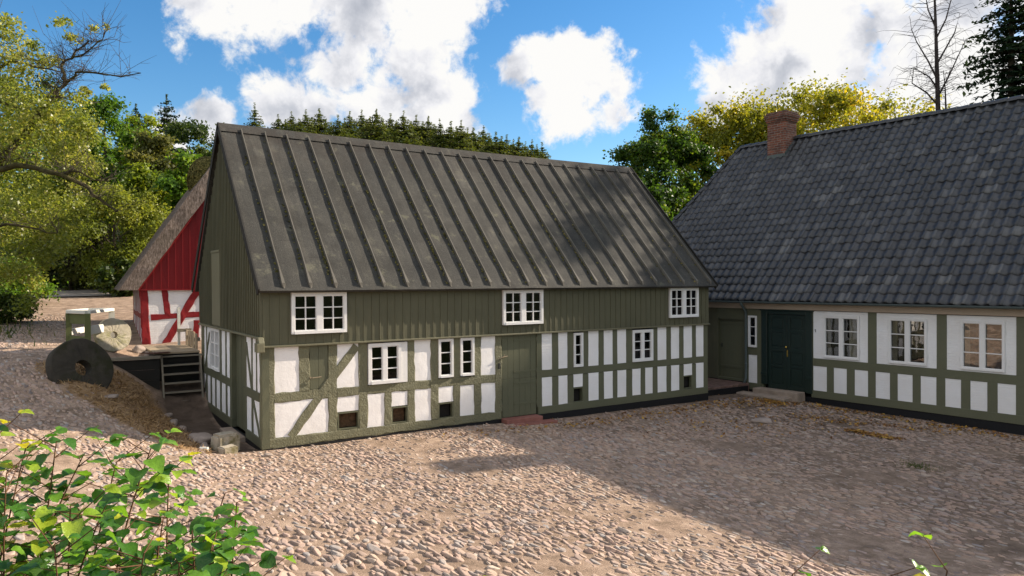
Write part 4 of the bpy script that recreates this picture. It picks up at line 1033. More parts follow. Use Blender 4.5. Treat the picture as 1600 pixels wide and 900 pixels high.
# palings between deck and mill
pk = thing('picket_railing', (-.05, 8.6, 1.55), 'rough tan board paling along the deck by the red wall', 'railing')
for k in range(5):
    y = -1.1+k*.42; MB().box(-.05+.04*k*0, .0, y, y+.25, -.15, .52+random.uniform(-.05, .05), .01).build('board', M_OLDWOOD2, pk)
MB().box(.003, .06, -1.15, .95, .30, .40).build('rail', M_OLDWOOD, pk)
MB().box(-.28, -.20, .85, .93, -.05, 1.28, .006).build('post', M_RAIL, pk)
MB().box(-.30, .12, .78, .95, .48, .58, .01).build('cap', M_OLDWOOD, pk)
# white rail frame
br = thing('rail_frame', (-2.9, 8.0, 1.72), 'small open frame of mossy white rails standing behind the millstones', 'railing')
z = 1.10
A_, B_, C_, D_ = (-.52, -.42), (-.10, -1.22), (.62, .62), (-.02, .90)
def bar(p, q, z0, z1, w_, nm, mat=M_RAIL):
    p = np.array(p); q = np.array(q); d = (q-p)/np.linalg.norm(q-p); n = np.array([-d[1], d[0]])*w_/2
    c = [(p-n), (q-n), (q+n), (p+n)]; m = MB(); m.quadbox([(a[0], a[1], z0) for a in c]+[(a[0], a[1], z1) for a in c]); return m.build(nm, mat, br, bevel=.008)
for p in (A_, B_, C_):
    o = MB().box(p[0]-.07, p[0]+.07, p[1]-.07, p[1]+.07, -.25, z-.03, .008).build('post', M_MOSSWOOD if p != C_ else M_RAIL, br)
bar(A_, B_, z-.03, z+.06, .17, 'rail'); bar(B_, C_, z-.028, z+.062, .16, 'rail'); bar(C_, D_, z-.026, z+.064, .15, 'rail'); bar(A_, D_, z-.024, z+.066, .15, 'rail')
bar(A_, B_, .20, .44, .05, 'board', M_MOSSWOOD); bar(A_, B_, .78, 1.06, .045, 'board', M_MOSSWOOD); bar(B_, C_, .48, .72, .05, 'board'); bar(A_, D_, .45, .62, .05, 'board')

# ------------------------------------------------------------------ millstones, rocks, blocks
def millstone(name, c, rad, th, tilt, yawd, mat, label, hole=.20):
    n = 44; m = MB(); ri = rad*hole
    rings = [(ri, -th/2), (ri, th/2), (rad*.55, th/2+.006), (rad*.97, th/2), (rad, th/2-.03), (rad*1.003, 0), (rad, -th/2+.03), (rad*.97, -th/2)]
    for k in range(n):
        a = 2*math.pi*k/n; jr = 1+.016*math.sin(5*a+1)+random.uniform(-.014, .010)
        for (r_, y) in rings: m.v.append((math.cos(a)*r_*jr, -y+random.uniform(-.006, .006), math.sin(a)*r_*jr))
    R_ = len(rings)
    for k in range(n):
        for q_ in range(R_): a = k*R_+q_; b = k*R_+(q_+1) % R_; c2 = ((k+1) % n)*R_; m.f.append((a, b, c2+(q_+1) % R_, c2+q_))
    o = m.build(name, mat); o.location = c; o.rotation_euler = (R(tilt), R(random.uniform(0, 90)), R(yawd))
    return tag(o, label, 'millstone', 'old millstones beside the mill')
millstone('millstone', (-3.30, 3.72, 1.58), .74, .26, -20, 26, M_MILLSTONE_D, 'large dark millstone half sunk in the straw bank, in shade', .26)
millstone('millstone', (-2.30, 8.05, 2.10), .50, .20, -10, 8, M_MILLSTONE_L, 'smaller pale sunlit millstone leaning behind the white rail frame', .20)
def rock(name, c, size, mat, label, cat='stone', seed=0, flat=.35, box=0.):
    import bmesh
    rnd = random.Random(seed); bm = bmesh.new()
    if box: bmesh.ops.create_cube(bm, size=2.); bmesh.ops.bevel(bm, geom=bm.edges[:], offset=.22, segments=2, affect='EDGES'); bmesh.ops.subdivide_edges(bm, edges=bm.edges[:], cuts=1)
    else: bmesh.ops.create_icosphere(bm, subdivisions=3, radius=1.)
    ph = [rnd.uniform(0, 6) for _ in range(6)]
    for v in bm.verts:
        p = v.co; k = 1+(.16 if not box else .05)*math.sin(2.3*p.x+ph[0])*math.sin(2.9*p.y+ph[1])+(.10 if not box else .03)*math.sin(5*p.z+3*p.x+ph[2])+rnd.uniform(-.02, .02)
        v.co = Vector((p.x*size[0]*k, p.y*size[1]*k, p.z*size[2]*k))
    me = bpy.data.meshes.new(name); bm.to_mesh(me); bm.free(); me.polygons.foreach_set('use_smooth', np.ones(len(me.polygons), bool) if not box else np.zeros(len(me.polygons), bool)); me.materials.append(mat)
    o = bpy.data.objects.new(name, me); link(o); o.location = c; o.rotation_euler = (0, 0, rnd.uniform(-.4, .4) if not box else .25)
    return tag(o, label, cat)
def at_px(px, py, d): p = pix(px, py, d); return p
p = pix(352, 690, 15.9); rock('stone_block', (p[0], p[1], gz(p[0], p[1])+.16), (.26, .20, .22), M_BLOCK, 'square mossy sandstone block at the near end of the ditch', seed=1, box=1)
p = pix(356, 704, 15.5); rock('stone_block', (p[0], p[1], gz(p[0], p[1])+.05), (.17, .15, .10), M_BLOCK, 'low pale stone lying in front of the mossy block', seed=2, box=1)
for i, (px, py, d, s, lb) in enumerate(((314, 683, 16.3, (.26, .18, .12), 'flat pinkish fieldstone left of the mossy block'), (308, 675, 16.6, (.30, .2, .10), 'greyish slab stone behind the flat pinkish fieldstone'), (216, 543, 22.3, (.17, .16, .16), 'brown boulder at the corner of the red house'), (231, 541, 22.2, (.11, .11, .12), 'small tan stone beside the brown boulder by the red post'), (176, 549, 20.4, (.10, .09, .07), 'small rounded pale stone at the foot of the pale millstone'), (193, 548, 20.7, (.12, .10, .08), 'low tan stone right of the pale millstone'), (172, 581, 17.2, (.2, .14, .05), 'thin pale slab beside the large dark millstone'), (418, 701, 15.2, (.10, .07, .05), 'small dark cobble lying loose at the mill corner'), (1190, 628, 20.3, (.30, .25, .10), 'rough grey boulder under the downpipe'))):
    p = pix(px, py, d); rock('fieldstone', (p[0], p[1], gz(p[0], p[1])+s[2]*.45), s, M_ROCK, lb, seed=10+i)
p = pix(325, 704, 15.4); o = tag(MB().tube([(0, 0, 0), (-.14, .10, 0)], .045, 12, True).build('drain_pipe', M_RAIL), 'short white pipe end poking out beside the stone block', 'pipe'); o.location = (p[0], p[1], gz(p[0], p[1])+.05)
# threshold stone at gable door
tag(MB().box(-.30, -.02, 1.55, 3.05, -.25, -.06, .015).build('threshold_stone', M_STEP, bevel=.02), 'grey threshold stone below the door in the mill gable', 'step')
# kerb stones along the ditch
for k in range(5):
    y = .3+k*1.15; rock('kerb_stone', (-1.18-.03*k, y, gz(-1.18-.03*k, y)+.02), (.10, .42, .07), M_ROCK, ['pale kerb stone nearest the mossy block', 'second kerb stone along the ditch edge', 'middle kerb stone along the ditch edge', 'fourth kerb stone along the ditch edge', 'farthest kerb stone near the wooden stairs'][k], 'kerb', seed=40+k)['group'] = 'kerb stones along the ditch'

# ------------------------------------------------------------------ trees
def limb(m, p, d, L, r, depth, tips, bend=.25, kids=3, sides=6, up=.15):
    pts = [np.array(p, float)]; d = np.array(d, float); d /= np.linalg.norm(d); n = 5; rad = [r]
    for i in range(n):
        d = d+RNG.normal(0, bend*.35, 3)+np.array([0, 0, up*.3]); d /= np.linalg.norm(d)
        pts.append(pts[-1]+d*L/n); rad.append(r*(1-.62*(i+1)/n))
    m.tube(pts, rad, sides, False)
    tips.append(pts[-1])
    if depth:
        for k in range(kids):
            i = RNG.integers(2, n+1); a = RNG.normal(0, 1, 3); a -= d*(a@d); a /= np.linalg.norm(a)
            limb(m, pts[i], d*.65+a*.75+np.array([0, 0, up]), L*RNG.uniform(.5, .75), rad[i]*.7, depth-1, tips, bend, kids, max(4, sides-1), up)
def broadleaf(name, base, H, CR, mat, label, group=None, leaves=9000, lsize=.24, clusters=60, crown_lo=.22, bark=None, cat='tree', flat=1., gap=.5, trunk_r=None, dense=.32):
    """tree with limbs and a crown of leaf clumps that leaves gaps"""
    x, y = base; t = thing(name, (x, y, gz(x, y)-.1), label, cat, group)
    m = MB(); tips = []; tr = trunk_r or H*.022
    lo = H*crown_lo; top = H*.62
    trunk = [np.array([0, 0, 0.]), np.array([RNG.normal(0, .1), RNG.normal(0, .1), lo*.6]), np.array([RNG.normal(0, .25), RNG.normal(0, .25), lo+.5*(top-lo)]), np.array([RNG.normal(0, .4), RNG.normal(0, .4), H*.8])]
    m.tube(trunk, [tr*1.25, tr, tr*.7, tr*.25], 9, False)
    for k in range(7):
        f = RNG.uniform(.35, 1.); p = trunk[1]*(1-f)+trunk[2]*f; a = RNG.uniform(0, 6.28)
        limb(m, p, (math.cos(a), math.sin(a), .8), CR*.95, tr*.5, 1, tips, .3, 3)
    m.build('trunk', bark or M_BARK, t, smooth=True, recalc=False)
    # clump centres spread through an uneven ellipsoid
    cz = (H+lo)/2; hz = (H-lo)/2
    u = RNG.normal(0, 1, (clusters, 3)); u /= np.linalg.norm(u, axis=1, keepdims=True)
    rr = RNG.uniform(.40, 1.0, clusters)**.55*.93
    lob = 1+.22*np.sin(3*np.arctan2(u[:, 1], u[:, 0])+RNG.uniform(0, 6))+.12*np.sin(5*u[:, 2]+RNG.uniform(0, 6))
    taper = 1.
    Cc = np.stack([u[:, 0]*CR*rr*lob*taper, u[:, 1]*CR*rr*lob*taper, cz+u[:, 2]*hz*rr*flat], 1)
    cr = CR*dense*RNG.uniform(.55, 1.15, clusters); wgt = cr**2; wgt /= wgt.sum()
    ci = RNG.choice(clusters, leaves, p=wgt)
    v = RNG.normal(0, 1, (leaves, 3)); v /= np.linalg.norm(v, axis=1, keepdims=True)
    rad = RNG.random(leaves)**.45
    P = Cc[ci]+v*(cr[ci]*np.abs(RNG.normal(.55, .38, leaves)))[:, None]*np.array([1.1, 1.1, .75])
    P += RNG.normal(0, lsize*.4, P.shape)
    nrm = v*.7+RNG.normal(0, .75, (leaves, 3))+np.array([0, 0, .35])
    tint = np.clip(.45*RNG.random(leaves)+.55*RNG.random(clusters)[ci], 0, 1)
    V, tt = leaf_quads(P, lsize, nrm, 1.45, .4, tint)
    fast_mesh('crown', V, np.arange(leaves*4).reshape(-1, 4), mat, t, tint=tt)
    return t
def conifer(name, base, H, Rb, mat, label, group=None, whorls=26, per=9, lsize=.30, droop=.25, sparse=0., lo=.08, quads=7):
    x, y = base; t = thing(name, (x, y, gz(x, y)-.1), label, 'tree', group)
    m = MB(); m.tube([(0, 0, 0), (.05, 0, H*.5), (0, .02, H*.97)], [H*.018, H*.011, .02], 7, False)
    P, N_, U, S, T = [], [], [], [], []
    for w_ in range(whorls):
        f = (w_+RNG.uniform(-.3, .3))/whorls; f = min(max(f, 0), 1); z = H*(lo+(1-lo)*f**.8); L = Rb*(1-f)**.70+.03
        for k in range(per):
            if RNG.random() < sparse: continue
            a = RNG.uniform(0, 6.283); l = L*RNG.uniform(.65, 1.15); dv = np.array([math.cos(a), math.sin(a), 0]); side = np.array([-dv[1], dv[0], 0])
            if w_ % 2 == 0 and l > .6: m.tube([(0, 0, z), tuple(dv*l*.5+np.array([0, 0, z-droop*l*.25])), tuple(dv*l*.95+np.array([0, 0, z-droop*l*.7]))], [.03, .02, .008], 4, False)
            q_ = max(2, int(quads*l/Rb*1.3)+1); bt = RNG.random()
            for j in range(q_):
                g_ = (j+.6)/q_; p = dv*l*g_+np.array([0, 0, z-droop*l*g_**1.6+.12*l*g_**4]); wd = l*.30*(1-.6*g_)+.05
                for sd in (-1, 1):
                    P.append(p+side*sd*wd*RNG.uniform(.1, .8)+RNG.normal(0, .03, 3)); U.append(dv*.8+side*sd*.6); N_.append(np.array([0, 0, 1.])+RNG.normal(0, .45, 3)); S.append(lsize*RNG.uniform(.7, 1.3)*(.30+.85*(1-f)**.7)); T.append(np.clip(.35*bt+.4*g_+.3*RNG.random(), 0, 1))
    for z in np.linspace(.955, 1.03, 9):
        for k in range(3): P.append(np.array([RNG.normal(0, .03), RNG.normal(0, .03), H*z])); U.append(np.array([RNG.normal(0, .4), RNG.normal(0, .4), 1.])); N_.append(RNG.normal(0, 1, 3)); S.append(lsize*.5); T.append(.7)
    m.build('trunk', M_BARK, t, smooth=True, recalc=False)
    P = np.array(P); V, tt = leaf_quads(P, np.array(S), np.array(N_), 2.4, .3, np.array(T), np.cross(np.array(N_), np.array(U)))
    fast_mesh('crown', V, np.arange(len(P)*4).reshape(-1, 4), mat, t, tint=tt)
    return t
def spot(px, d):
    p = pix(px, 450, d); return (float(p[0]), float(p[1]))
def top_h(px, py, d):
    b = spot(px, d); return float(pix(px, py, d)[2]-gz(*b))
def bl(name, px, top, d, wpx, mat, label, **k):
    return broadleaf(name, spot(px, d), top_h(px, top, d), wpx/F_PX*d/2, mat, label, **k)
GW = 'woodland trees on the slope at left'
# far left wood
bl('maple_tree', 172, 148, 54, 135, L_GREEN, 'bright green maple rounded against the sky at left', group=GW, leaves=22000, clusters=80)
bl('broadleaf_tree', 222, 172, 60, 100, L_YGREEN, 'yellow-green tree right of the bright maple', group=GW, leaves=16000)
bl('broadleaf_tree', 246, 200, 50, 80, L_BROWN, 'dark olive round tree in front of the conifers', group=GW, leaves=15000)
bl('broadleaf_tree', 300, 184, 56, 100, L_DARK, 'dark green bushy tree behind the mill gable peak', group=GW, leaves=11000, clusters=60)
bl('broadleaf_tree', 292, 235, 44, 90, L_GREEN, 'mid green leafy tree above the thatched roof', group=GW, leaves=16000, crown_lo=.05)
bl('broadleaf_tree', 240, 245, 46, 110, L_YGREEN, 'pale green loose tree left of the thatched roof', group=GW, leaves=16000, crown_lo=.05)
bl('willow_shrub', 185, 272, 41, 165, L_OLIVE, 'wide olive willow mound beyond the road', group=GW, leaves=34000, lsize=.14, crown_lo=.02, clusters=80, cat='shrub', dense=.26)
bl('willow_shrub', 110, 320, 43, 120, L_BROWN, 'brownish shrub in the shade beyond the road', group=GW, leaves=9000, crown_lo=.02, cat='shrub')
bl('broadleaf_tree', 60, 120, 62, 190, L_DARK, 'tall dark tree behind the alder', group=GW, leaves=11000, clusters=60)
bl('broadleaf_tree', 120, 200, 58, 130, L_YGREEN, 'yellow-green tree half hidden by the alder limbs', group=GW, leaves=15000)
bl('holly_bush', 192, 395, 39, 62, L_DARK, 'small glossy dark bush beside the thatched eave', leaves=4000, crown_lo=.0, cat='shrub', group=GW)
bl('broadleaf_tree', -40, 140, 50, 230, L_GREEN, 'large green tree at the far left edge', group=GW, leaves=18000, crown_lo=.1)
bl('laurel_bush', 10, 400, 33, 110, L_GREEN, 'leafy green bush at the left edge beside the road', leaves=6000, lsize=.14, crown_lo=0., cat='shrub', group=GW)
bl('laurel_bush', 5, 455, 27.5, 90, L_DARK, 'low dark bush under the alder at the left edge', leaves=5000, lsize=.12, crown_lo=0., cat='shrub', group=GW)
bl('laurel_bush', 90, 400, 46, 130, L_DARK, 'dark undergrowth thicket across the road', leaves=6000, crown_lo=0., cat='shrub', group=GW)
bl('laurel_bush', 330, 300, 46, 90, L_GREEN, 'green bush between thatch and mill roof', leaves=5000, crown_lo=0., cat='shrub', group=GW)
conifer('pine_tree', spot(263, 80), top_h(263, 153, 80), 3.6, L_FIR, 'sparse conifer standing clear of the left wood', whorls=26, per=8, sparse=.25, lsize=.75, droop=.05, lo=.35)
conifer('pine_tree', spot(215, 85), top_h(215, 167, 85), 3.0, L_FIR, 'small conifer tip left of the sparse conifer', whorls=26, per=9, lsize=.7, lo=.4)
conifer('spruce_tree', spot(400, 64), top_h(400, 167, 64), 3.4, L_SPRUCE, 'lone broad spruce just right of the mill gable peak', whorls=40, per=14, lsize=.5, quads=9, droop=.12)
# spruce plantation behind the mill ridge
protos = []
tops = [(352, 196), (437, 184), (458, 180), (480, 177), (501, 176), (530, 186), (548, 180), (567, 178), (590, 177), (612, 184), (632, 180), (652, 186), (671, 188), (689, 192), (706, 196), (722, 194), (741, 206), (757, 203), (776, 212), (793, 216), (812, 220), (832, 224), (848, 228), (600, 192), (644, 196), (520, 196), (572, 196), (700, 206), (448, 192), (470, 190), (490, 189), (540, 190), (580, 188), (622, 194), (662, 196), (680, 200), (715, 204), (732, 206), (750, 212), (766, 214), (785, 219), (803, 223), (822, 227), (840, 231)]
for i, (px, py) in enumerate(tops):
    d = 70+RNG.uniform(-6, 8)
    if i < 4:
        t = conifer('spruce_tree', spot(px, d), top_h(px, py, d), 4.6, L_SPRUCE, '', whorls=54, per=19, lsize=.50, quads=12, droop=.02); protos.append((t, top_h(px, py, d)))
    else:
        src, h = protos[i % 4]; t = copy_tree(src); b = spot(px, d); t.location = (b[0], b[1], gz(*b)-.1); s = top_h(px, py, d)/h; t.scale = (s*RNG.uniform(.9, 1.15),)*2+(s,); t.rotation_euler = (0, 0, RNG.uniform(0, 6))
    t['label'] = 'dark green spruce in the dense row rising behind the mill ridge'; t['group'] = 'spruces behind the mill ridge'; t['category'] = 'tree'
# right of the mill
bl('oak_tree', 1030, 156, 52, 150, L_OAK, 'dark green oak between the mill and the farmhouse', leaves=75000, clusters=170, lsize=.22, crown_lo=.05, dense=.25)
bl('oak_tree', 1015, 262, 46, 90, L_OAK, 'lower oak crown filling the gap behind the mill roof end', leaves=9000, crown_lo=.0)
GY = 'autumn yellow trees behind the farmhouse'
bl('lime_tree', 1140, 143, 60, 200, L_YELLOW, 'orange-tinged yellow tree left of the brick chimney', group=GY, leaves=45000, clusters=120, crown_lo=.1, lsize=.27, dense=.24)
bl('lime_tree', 1288, 124, 62, 330, L_YELLOW, 'wide yellow tree crown right of the brick chimney', group=GY, leaves=95000, clusters=240, crown_lo=.12, lsize=.27, dense=.22)
bl('lime_tree', 1215, 158, 66, 140, L_YELLOW, 'yellow crown directly behind the brick chimney', group=GY, leaves=16000, crown_lo=.1, lsize=.36)
bl('broadleaf_tree', 1085, 240, 56, 110, L_YGREEN, 'yellow-green tree low behind the farmhouse roof corner', leaves=9000, crown_lo=.0)
bl('broadleaf_tree', 905, 237, 88, 52, L_YGREEN, 'small olive treetop peeping over the mill ridge', leaves=5000, lsize=.35)
# tall fir and bare birch behind the farmhouse
fir = conifer('fir_tree', spot(1580, 41), top_h(1580, -110, 41), 4.6, L_FIR, 'tall dark fir behind the right end of the farmhouse roof', whorls=46, per=15, lsize=.55, droop=.3, quads=13)
conifer('fir_tree', spot(1655, 44), top_h(1655, -60, 44), 4.4, L_FIR, 'second dark fir at the right edge of the picture', whorls=36, per=14, lsize=.6, droop=.3, quads=11)
def birch():
    b = spot(1466, 38); H = top_h(1466, -70, 38); t = thing('birch_tree', (b[0], b[1], gz(*b)-.1), 'bare birch with thin hanging twigs behind the farmhouse roof', 'tree')
    rt3 = RT; m = MB(); tw = MB()
    def P(px, py, dd=0.): p = pix(px, py, 38+dd)-np.array([b[0], b[1], gz(*b)-.1]); return p
    tr = [np.array([0, 0, 0.]), P(1467, 300), P(1466, 180), P(1464, 110), P(1462, 40), P(1458, -70)]
    m.tube(tr, [.17, .14, .125, .105, .075, .025], 8, False)
    limbs = [[(1466, 165), (1448, 145), (1425, 130), (1428, 105)], [(1465, 125), (1450, 95), (1432, 65), (1424, 45)], [(1464, 100), (1478, 75), (1492, 50), (1500, 20)], [(1463, 60), (1478, 30), (1486, 0), (1490, -30)], [(1466, 150), (1482, 120), (1496, 90), (1510, 60)], [(1478, 172), (1477, 140), (1474, 110)], [(1463, 45), (1450, 15), (1444, -20)], [(1466, 140), (1452, 120), (1432, 108)]]
    for li in limbs:
        dd = RNG.uniform(-1.6, 1.6); pts = [P(x, y, dd*k/len(li)) for k, (x, y) in enumerate(li)]
        m.tube(pts, list(np.linspace(.052, .014, len(pts))), 6, False)
        for k in range(26):
            i = RNG.integers(0, len(pts)-1); f = RNG.random(); p = pts[i]*(1-f)+pts[i+1]*f
            a = RNG.uniform(0, 6.28); o = np.array([math.cos(a), math.sin(a), .35])
            q1 = p+o*RNG.uniform(.3, .9); q2 = q1+np.array([o[0]*.5, o[1]*.5, RNG.uniform(-.3, .4)]); q3 = q2+np.array([o[0]*.3+RNG.normal(0, .15), o[1]*.3, -RNG.uniform(.0, .7)])
            tw.tube([p, q1, q2, q3], [.012, .009, .006, .0035], 4, False)
    m.build('trunk', M_BIRCH, t, smooth=True, recalc=False); tw.build('twigs', M_BIRCH, t, recalc=False)
birch()
# a tall tree out of frame whose shade falls on the mill roof
broadleaf('oak_tree', (43.0, -1.9), 24.2, 3.7, L_OAK, 'tall oak beyond the farmhouse outside the picture on the right', leaves=16000, crown_lo=.25, lsize=.3)
broadleaf('oak_tree', (44.0, -5.6), 22.0, 3.4, L_OAK, 'second tall oak outside the picture beside the first', leaves=16000, crown_lo=.25, lsize=.3)

# alder at left with bare arching limbs
def alder():
    d0 = 27.; b = spot(-55, d0); zb = gz(*b)-.1; t = thing('alder_tree', (b[0], b[1], zb), 'yellowing alder with dark crooked limbs reaching over the yard at left', 'tree')
    O = np.array([b[0], b[1], zb]); m = MB(); tw = MB()
    P = lambda px, py, dd=0.: pix(px, py, d0+dd)-O
    m.tube([np.array([0, 0, 0.]), P(-50, 430), P(-40, 330), P(-25, 285)], [.42, .36, .30, .22], 10, False)
    limbs = [([(-25, 285), (5, 245), (47, 200), (62, 178), (84, 153), (102, 133)], .17, -.5),
             ([(102, 133), (100, 115), (96, 104), (99, 98), (113, 91), (118, 80), (138, 64), (160, 63)], .065, -.5),
             ([(102, 133), (115, 121), (118, 113), (142, 113), (166, 117), (189, 120), (220, 114)], .055, -.6),
             ([(113, 91), (126, 88), (142, 76), (160, 63), (166, 48)], .04, -.6),
             ([(84, 153), (100, 153), (120, 159)], .04, -.3),
             ([(84, 153), (85, 138), (95, 118)], .035, -.8),
             ([(-40, 330), (-10, 268), (25, 258), (55, 262), (97, 273), (133, 290), (143, 303), (165, 318), (183, 330)], .12, -2.5),
             ([(97, 273), (112, 268), (138, 276), (160, 283), (172, 277)], .045, -2.5),
             ([(-40, 200), (0, 106), (18, 96), (38, 98), (62, 106), (92, 112)], .08, -.2),
             ([(-25, 285), (-30, 180), (-20, 90), (-10, 20), (-15, -60)], .20, .5),
             ([(0, 158), (25, 168), (38, 172)], .06, -.5), ([(-40, 360), (10, 350), (60, 358), (90, 364)], .06, -3.)]
    for li, r, dd in limbs:
        pts = [P(x, y, dd+.12*math.sin(3.*k)) for k, (x, y) in enumerate(li)]
        # refine for a smooth crooked line
        q = []
        for a, c in zip(pts[:-1], pts[1:]):
            for f in (0., .5): q.append(a*(1-f)+c*f+(RNG.normal(0, .04, 3) if f else 0))
        q.append(pts[-1]); m.tube(q, list(np.linspace(r, r*.30, len(q))), 7, False)
        for k in range(int(len(q)*3.2)):
            i = RNG.integers(0, len(q)); a = RNG.normal(0, 1, 3); a /= np.linalg.norm(a); a[2] = abs(a[2])*.8+.1
            e1 = q[i]+a*RNG.uniform(.2, .5); e2 = e1+a*RNG.uniform(.2, .5)+RNG.normal(0, .16, 3); e3 = e2+(e2-e1)*.8+RNG.normal(0, .14, 3)+np.array([0, 0, .1]); tw.tube([q[i], e1, e2, e3], [.011, .008, .006, .003], 4, False)
            for _ in range(2): f1 = e1+(e2-e1)*RNG.random(); f2 = f1+RNG.normal(0, .22, 3)+np.array([0, 0, .1]); tw.tube([f1, (f1+f2)/2+RNG.normal(0, .04, 3), f2], [.006, .005, .003], 3, False)
    m.build('trunk', M_BARK_MOSS, t, smooth=True, recalc=False); tw.build('twigs', M_BARK, t, recalc=False)
    # foliage: sprays of small leaves where the photograph has them
    C, Rr, W = [], [], []
    def spray(px, py, r, n, dd=0.): C.append(P(px, py, dd)); Rr.append(r/F_PX*d0); W.append(n)
    for (px, py, r, n) in ((-20, 20, 45, 500), (15, 60, 40, 550), (0, 120, 50, 1300), (45, 150, 45, 1300), (70, 110, 35, 450), (30, 205, 55, 2200), (80, 195, 45, 1500), (110, 215, 42, 1300), (10, 290, 60, 2300), (70, 300, 55, 2100), (115, 250, 45, 1300), (135, 215, 30, 500), (10, 370, 60, 2300), (55, 355, 50, 1700), (25, 430, 45, 1500), (-40, 250, 70, 2000), (-50, 120, 70, 1400), (-40, 400, 70, 2200), (105, 305, 35, 700), (85, 395, 30, 300), (140, 255, 25, 260), (110, 170, 30, 420), (20, 30, 26, 160), (90, 50, 22, 70), (108, 42, 20, 90), (130, 48, 20, 90), (150, 50, 16, 70), (95, 75, 22, 100), (140, 148, 18, 130), (160, 140, 12, 60), (60, 70, 26, 180), (165, 45, 12, 30), (120, 70, 18, 50), (35, 95, 30, 320), (15, 470, 35, 800)):
        k = max(1, n//160)
        for j in range(k): spray(px+RNG.normal(0, r*.5), py+RNG.normal(0, r*.5), r*.42, n/k, RNG.uniform(-2.2, 2.2))
    C = np.array(C); Rr = np.array(Rr); W = np.array(W); ci = np.repeat(np.arange(len(C)), np.maximum(1, W.astype(int))); n = len(ci)
    v = RNG.normal(0, .6, (n, 3)); Pp = C[ci]+v*Rr[ci][:, None]*np.array([1, 1, .75])
    tint = np.clip(.5*RNG.random(n)+.5*RNG.random(len(C))[ci], 0, 1)
    V, tt = leaf_quads(Pp, .115, RNG.normal(0, .8, (n, 3))+np.array([.15, -.1, .6]), 1.4, .4, tint)
    fast_mesh('crown', V, np.arange(n*4).reshape(-1, 4), L_ALDER, t, tint=tt)
alder()

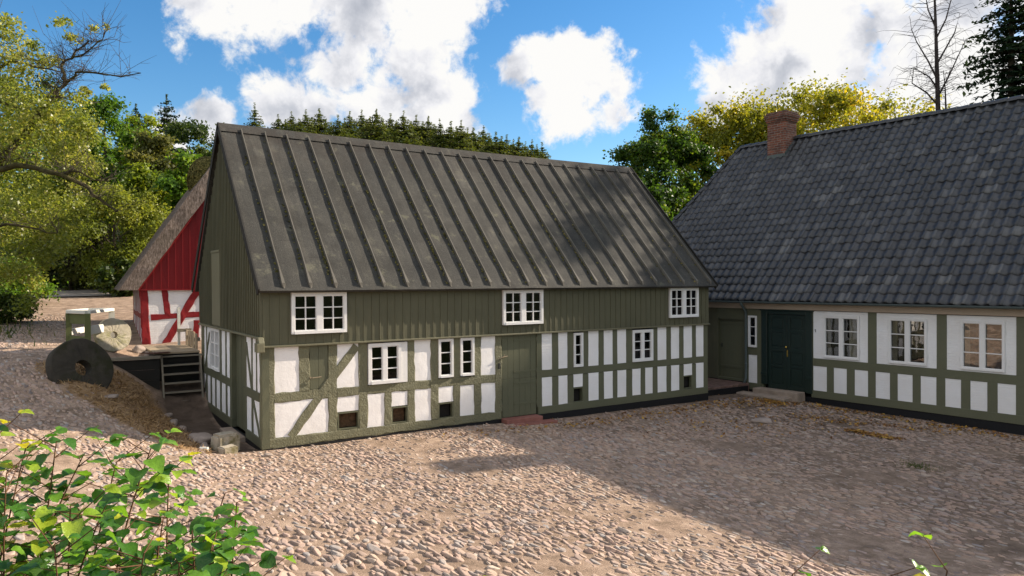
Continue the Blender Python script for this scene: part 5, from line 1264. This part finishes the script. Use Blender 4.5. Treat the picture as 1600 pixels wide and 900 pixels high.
# ------------------------------------------------------------------ hazel shoots in the foreground
def hazel(px_top, py_top, d, lean, n_leaf, size, label, yellow=0., down=1.0, group='leafy hazel shoots in front of the yard'):
    top = pix(px_top, py_top, d); bx, by = top[0]-lean*RT[0]*.9+RNG.normal(0, .05), top[1]-lean*RT[1]*.9+RNG.normal(0, .05)
    bz = top[2]-down
    base = np.array([bx, by, bz]); t = thing('hazel_shoot', tuple(base), label, 'shrub', group)
    tp = top-base; k = 9; pts = []
    off = RNG.normal(0, .03, 3)
    for i in range(k+1):
        f = i/k; p = tp*f+off*math.sin(math.pi*f)+np.array([RT[0], RT[1], 0])*lean*.25*(f*f-f); pts.append(p)
    m = MB(); m.tube(pts, list(np.linspace(.0065, .0022, k+1)), 6, False)
    V = []; F = []; T = []
    def leaf(p, d_, up, s, tint):
        d_ = d_/np.linalg.norm(d_); a = np.cross(d_, up); a /= np.linalg.norm(a)+1e-9; n = np.cross(a, d_)
        rows = [(0., .0), (.10, .33), (.24, .47), (.38, .52), (.52, .51), (.66, .45), (.79, .33), (.90, .17), (1.0, .0)]; b = len(V); curl = RNG.uniform(.05, .6); fold = RNG.uniform(.1, .45); tw_ = RNG.normal(0, .12)
        for (l, w_) in rows:
            cpt = p+d_*s*l-n*s*curl*l*l+a*s*tw_*l*l
            ser = 1+RNG.uniform(-.11, .11); cpt = cpt+n*s*RNG.normal(0, .025)
            V.append(cpt-a*s*w_*.85*ser+n*s*fold*w_); V.append(cpt); V.append(cpt+a*s*w_*.85*ser+n*s*fold*w_)
        for r_ in range(len(rows)-1):
            i0 = b+r_*3; F.append((i0, i0+1, i0+4, i0+3)); F.append((i0+1, i0+2, i0+5, i0+4)); T.extend([tint, tint])
    for i in range(n_leaf):
        f = 1-.80*(i/n_leaf)**.95; idx = min(k-1, int(f*k)); g_ = f*k-idx; p = pts[idx]*(1-g_)+pts[idx+1]*g_
        a = i*2.4+RNG.normal(0, .5); hd = np.array([math.cos(a), math.sin(a), RNG.uniform(-.05, .45)])
        pe = p+hd*RNG.uniform(.02, .05); m.tube([p, pe], [.0016, .0012], 4, False)
        s = size*RNG.uniform(.7, 1.25)*(.75 if i < 2 else 1)
        tint = np.clip(RNG.beta(1.5, 2.0)*.95+(yellow*RNG.random()), 0, 1)
        leaf(pe, hd+np.array([0, 0, -.25]), np.array([RNG.normal(0, .25), RNG.normal(0, .25), 1.]), s, tint)
        if RNG.random() < .35:   # side twig with two more leaves
            q1 = pe+hd*RNG.uniform(.06, .14)+np.array([0, 0, .05]); m.tube([p, q1], [.0025, .0014], 4, False)
            for s2 in (-1, 1):
                h2 = hd+np.array([-hd[1], hd[0], .2])*s2*.8; leaf(q1, h2, np.array([RNG.normal(0, .3), RNG.normal(0, .3), 1.]), s*.8, np.clip(tint+RNG.normal(0, .12), 0, 1))
    m.build('stem', M_STEM, t, smooth=True, recalc=False)
    me = bpy.data.meshes.new('leaves'); me.from_pydata([tuple(v) for v in V], [], F); me.update(); me.polygons.foreach_set('use_smooth', np.ones(len(F), bool))
    a = me.attributes.new('tint', 'FLOAT', 'FACE'); a.data.foreach_set('value', np.array(T, np.float32)); me.materials.append(L_HAZEL)
    link(bpy.data.objects.new('leaves', me), t)
shoots = [(40, 700, 2.9, .20, 15), (88, 690, 2.8, .25, 15), (130, 712, 2.9, .32, 14), (182, 722, 3.0, .25, 13), (236, 700, 2.7, .12, 17), (265, 722, 2.9, .10, 17), (352, 770, 2.8, .28, 15), (370, 785, 2.7, .10, 14), (10, 740, 2.6, .1, 16), (62, 770, 2.5, .15, 17), (110, 790, 2.4, .1, 17), (160, 800, 2.5, .2, 17), (205, 820, 2.4, .1, 17), (255, 810, 2.5, .1, 16), (300, 830, 2.4, .2, 16), (20, 830, 2.2, .1, 17), (85, 850, 2.2, .1, 17), (150, 860, 2.2, .15, 17), (225, 865, 2.2, .1, 16), (330, 860, 2.3, .1, 14), (-15, 690, 2.9, .1, 15), (40, 880, 2.0, .05, 15), (115, 890, 2.0, .1, 15), (280, 880, 2.2, .1, 14)]
shoots = [q_ for k, q_ in enumerate(shoots) if k not in (9, 12, 15, 17, 21, 22)]
for i, (px, py, d, ln, n_) in enumerate(shoots):
    hazel(px, py, d, ln, int(n_*2.3)+8, .070, 'leafy green hazel shoot in the clump at the lower left')
for (px, py, d, ln, n_, lb, yl) in ((728, 905, 2.1, .05, 4, 'short hazel tip poking up at the bottom middle', .5), (905, 918, 2.1, -.15, 3, 'curved hazel leaf tip right of the bottom middle', .0), (1238, 898, 2.2, .10, 6, 'yellow-green hazel tip left of the bright yellow one', .9), (1345, 915, 2.2, .05, 5, 'low hazel tip between the two yellow tips', .8), (1480, 892, 2.2, .15, 6, 'bright yellow hazel tip at the lower right', 1.2), (400, 910, 2.2, .1, 4, 'single hazel tip at the right of the lower left clump', .1)):
    hazel(px, py, d, ln, n_+5, .080, lb, yl, .8)
for o in SC.objects:
    if o.type == 'MESH' and o.parent is None and 'kind' not in o and 'category' not in o: print('UNTAGGED', o.name)
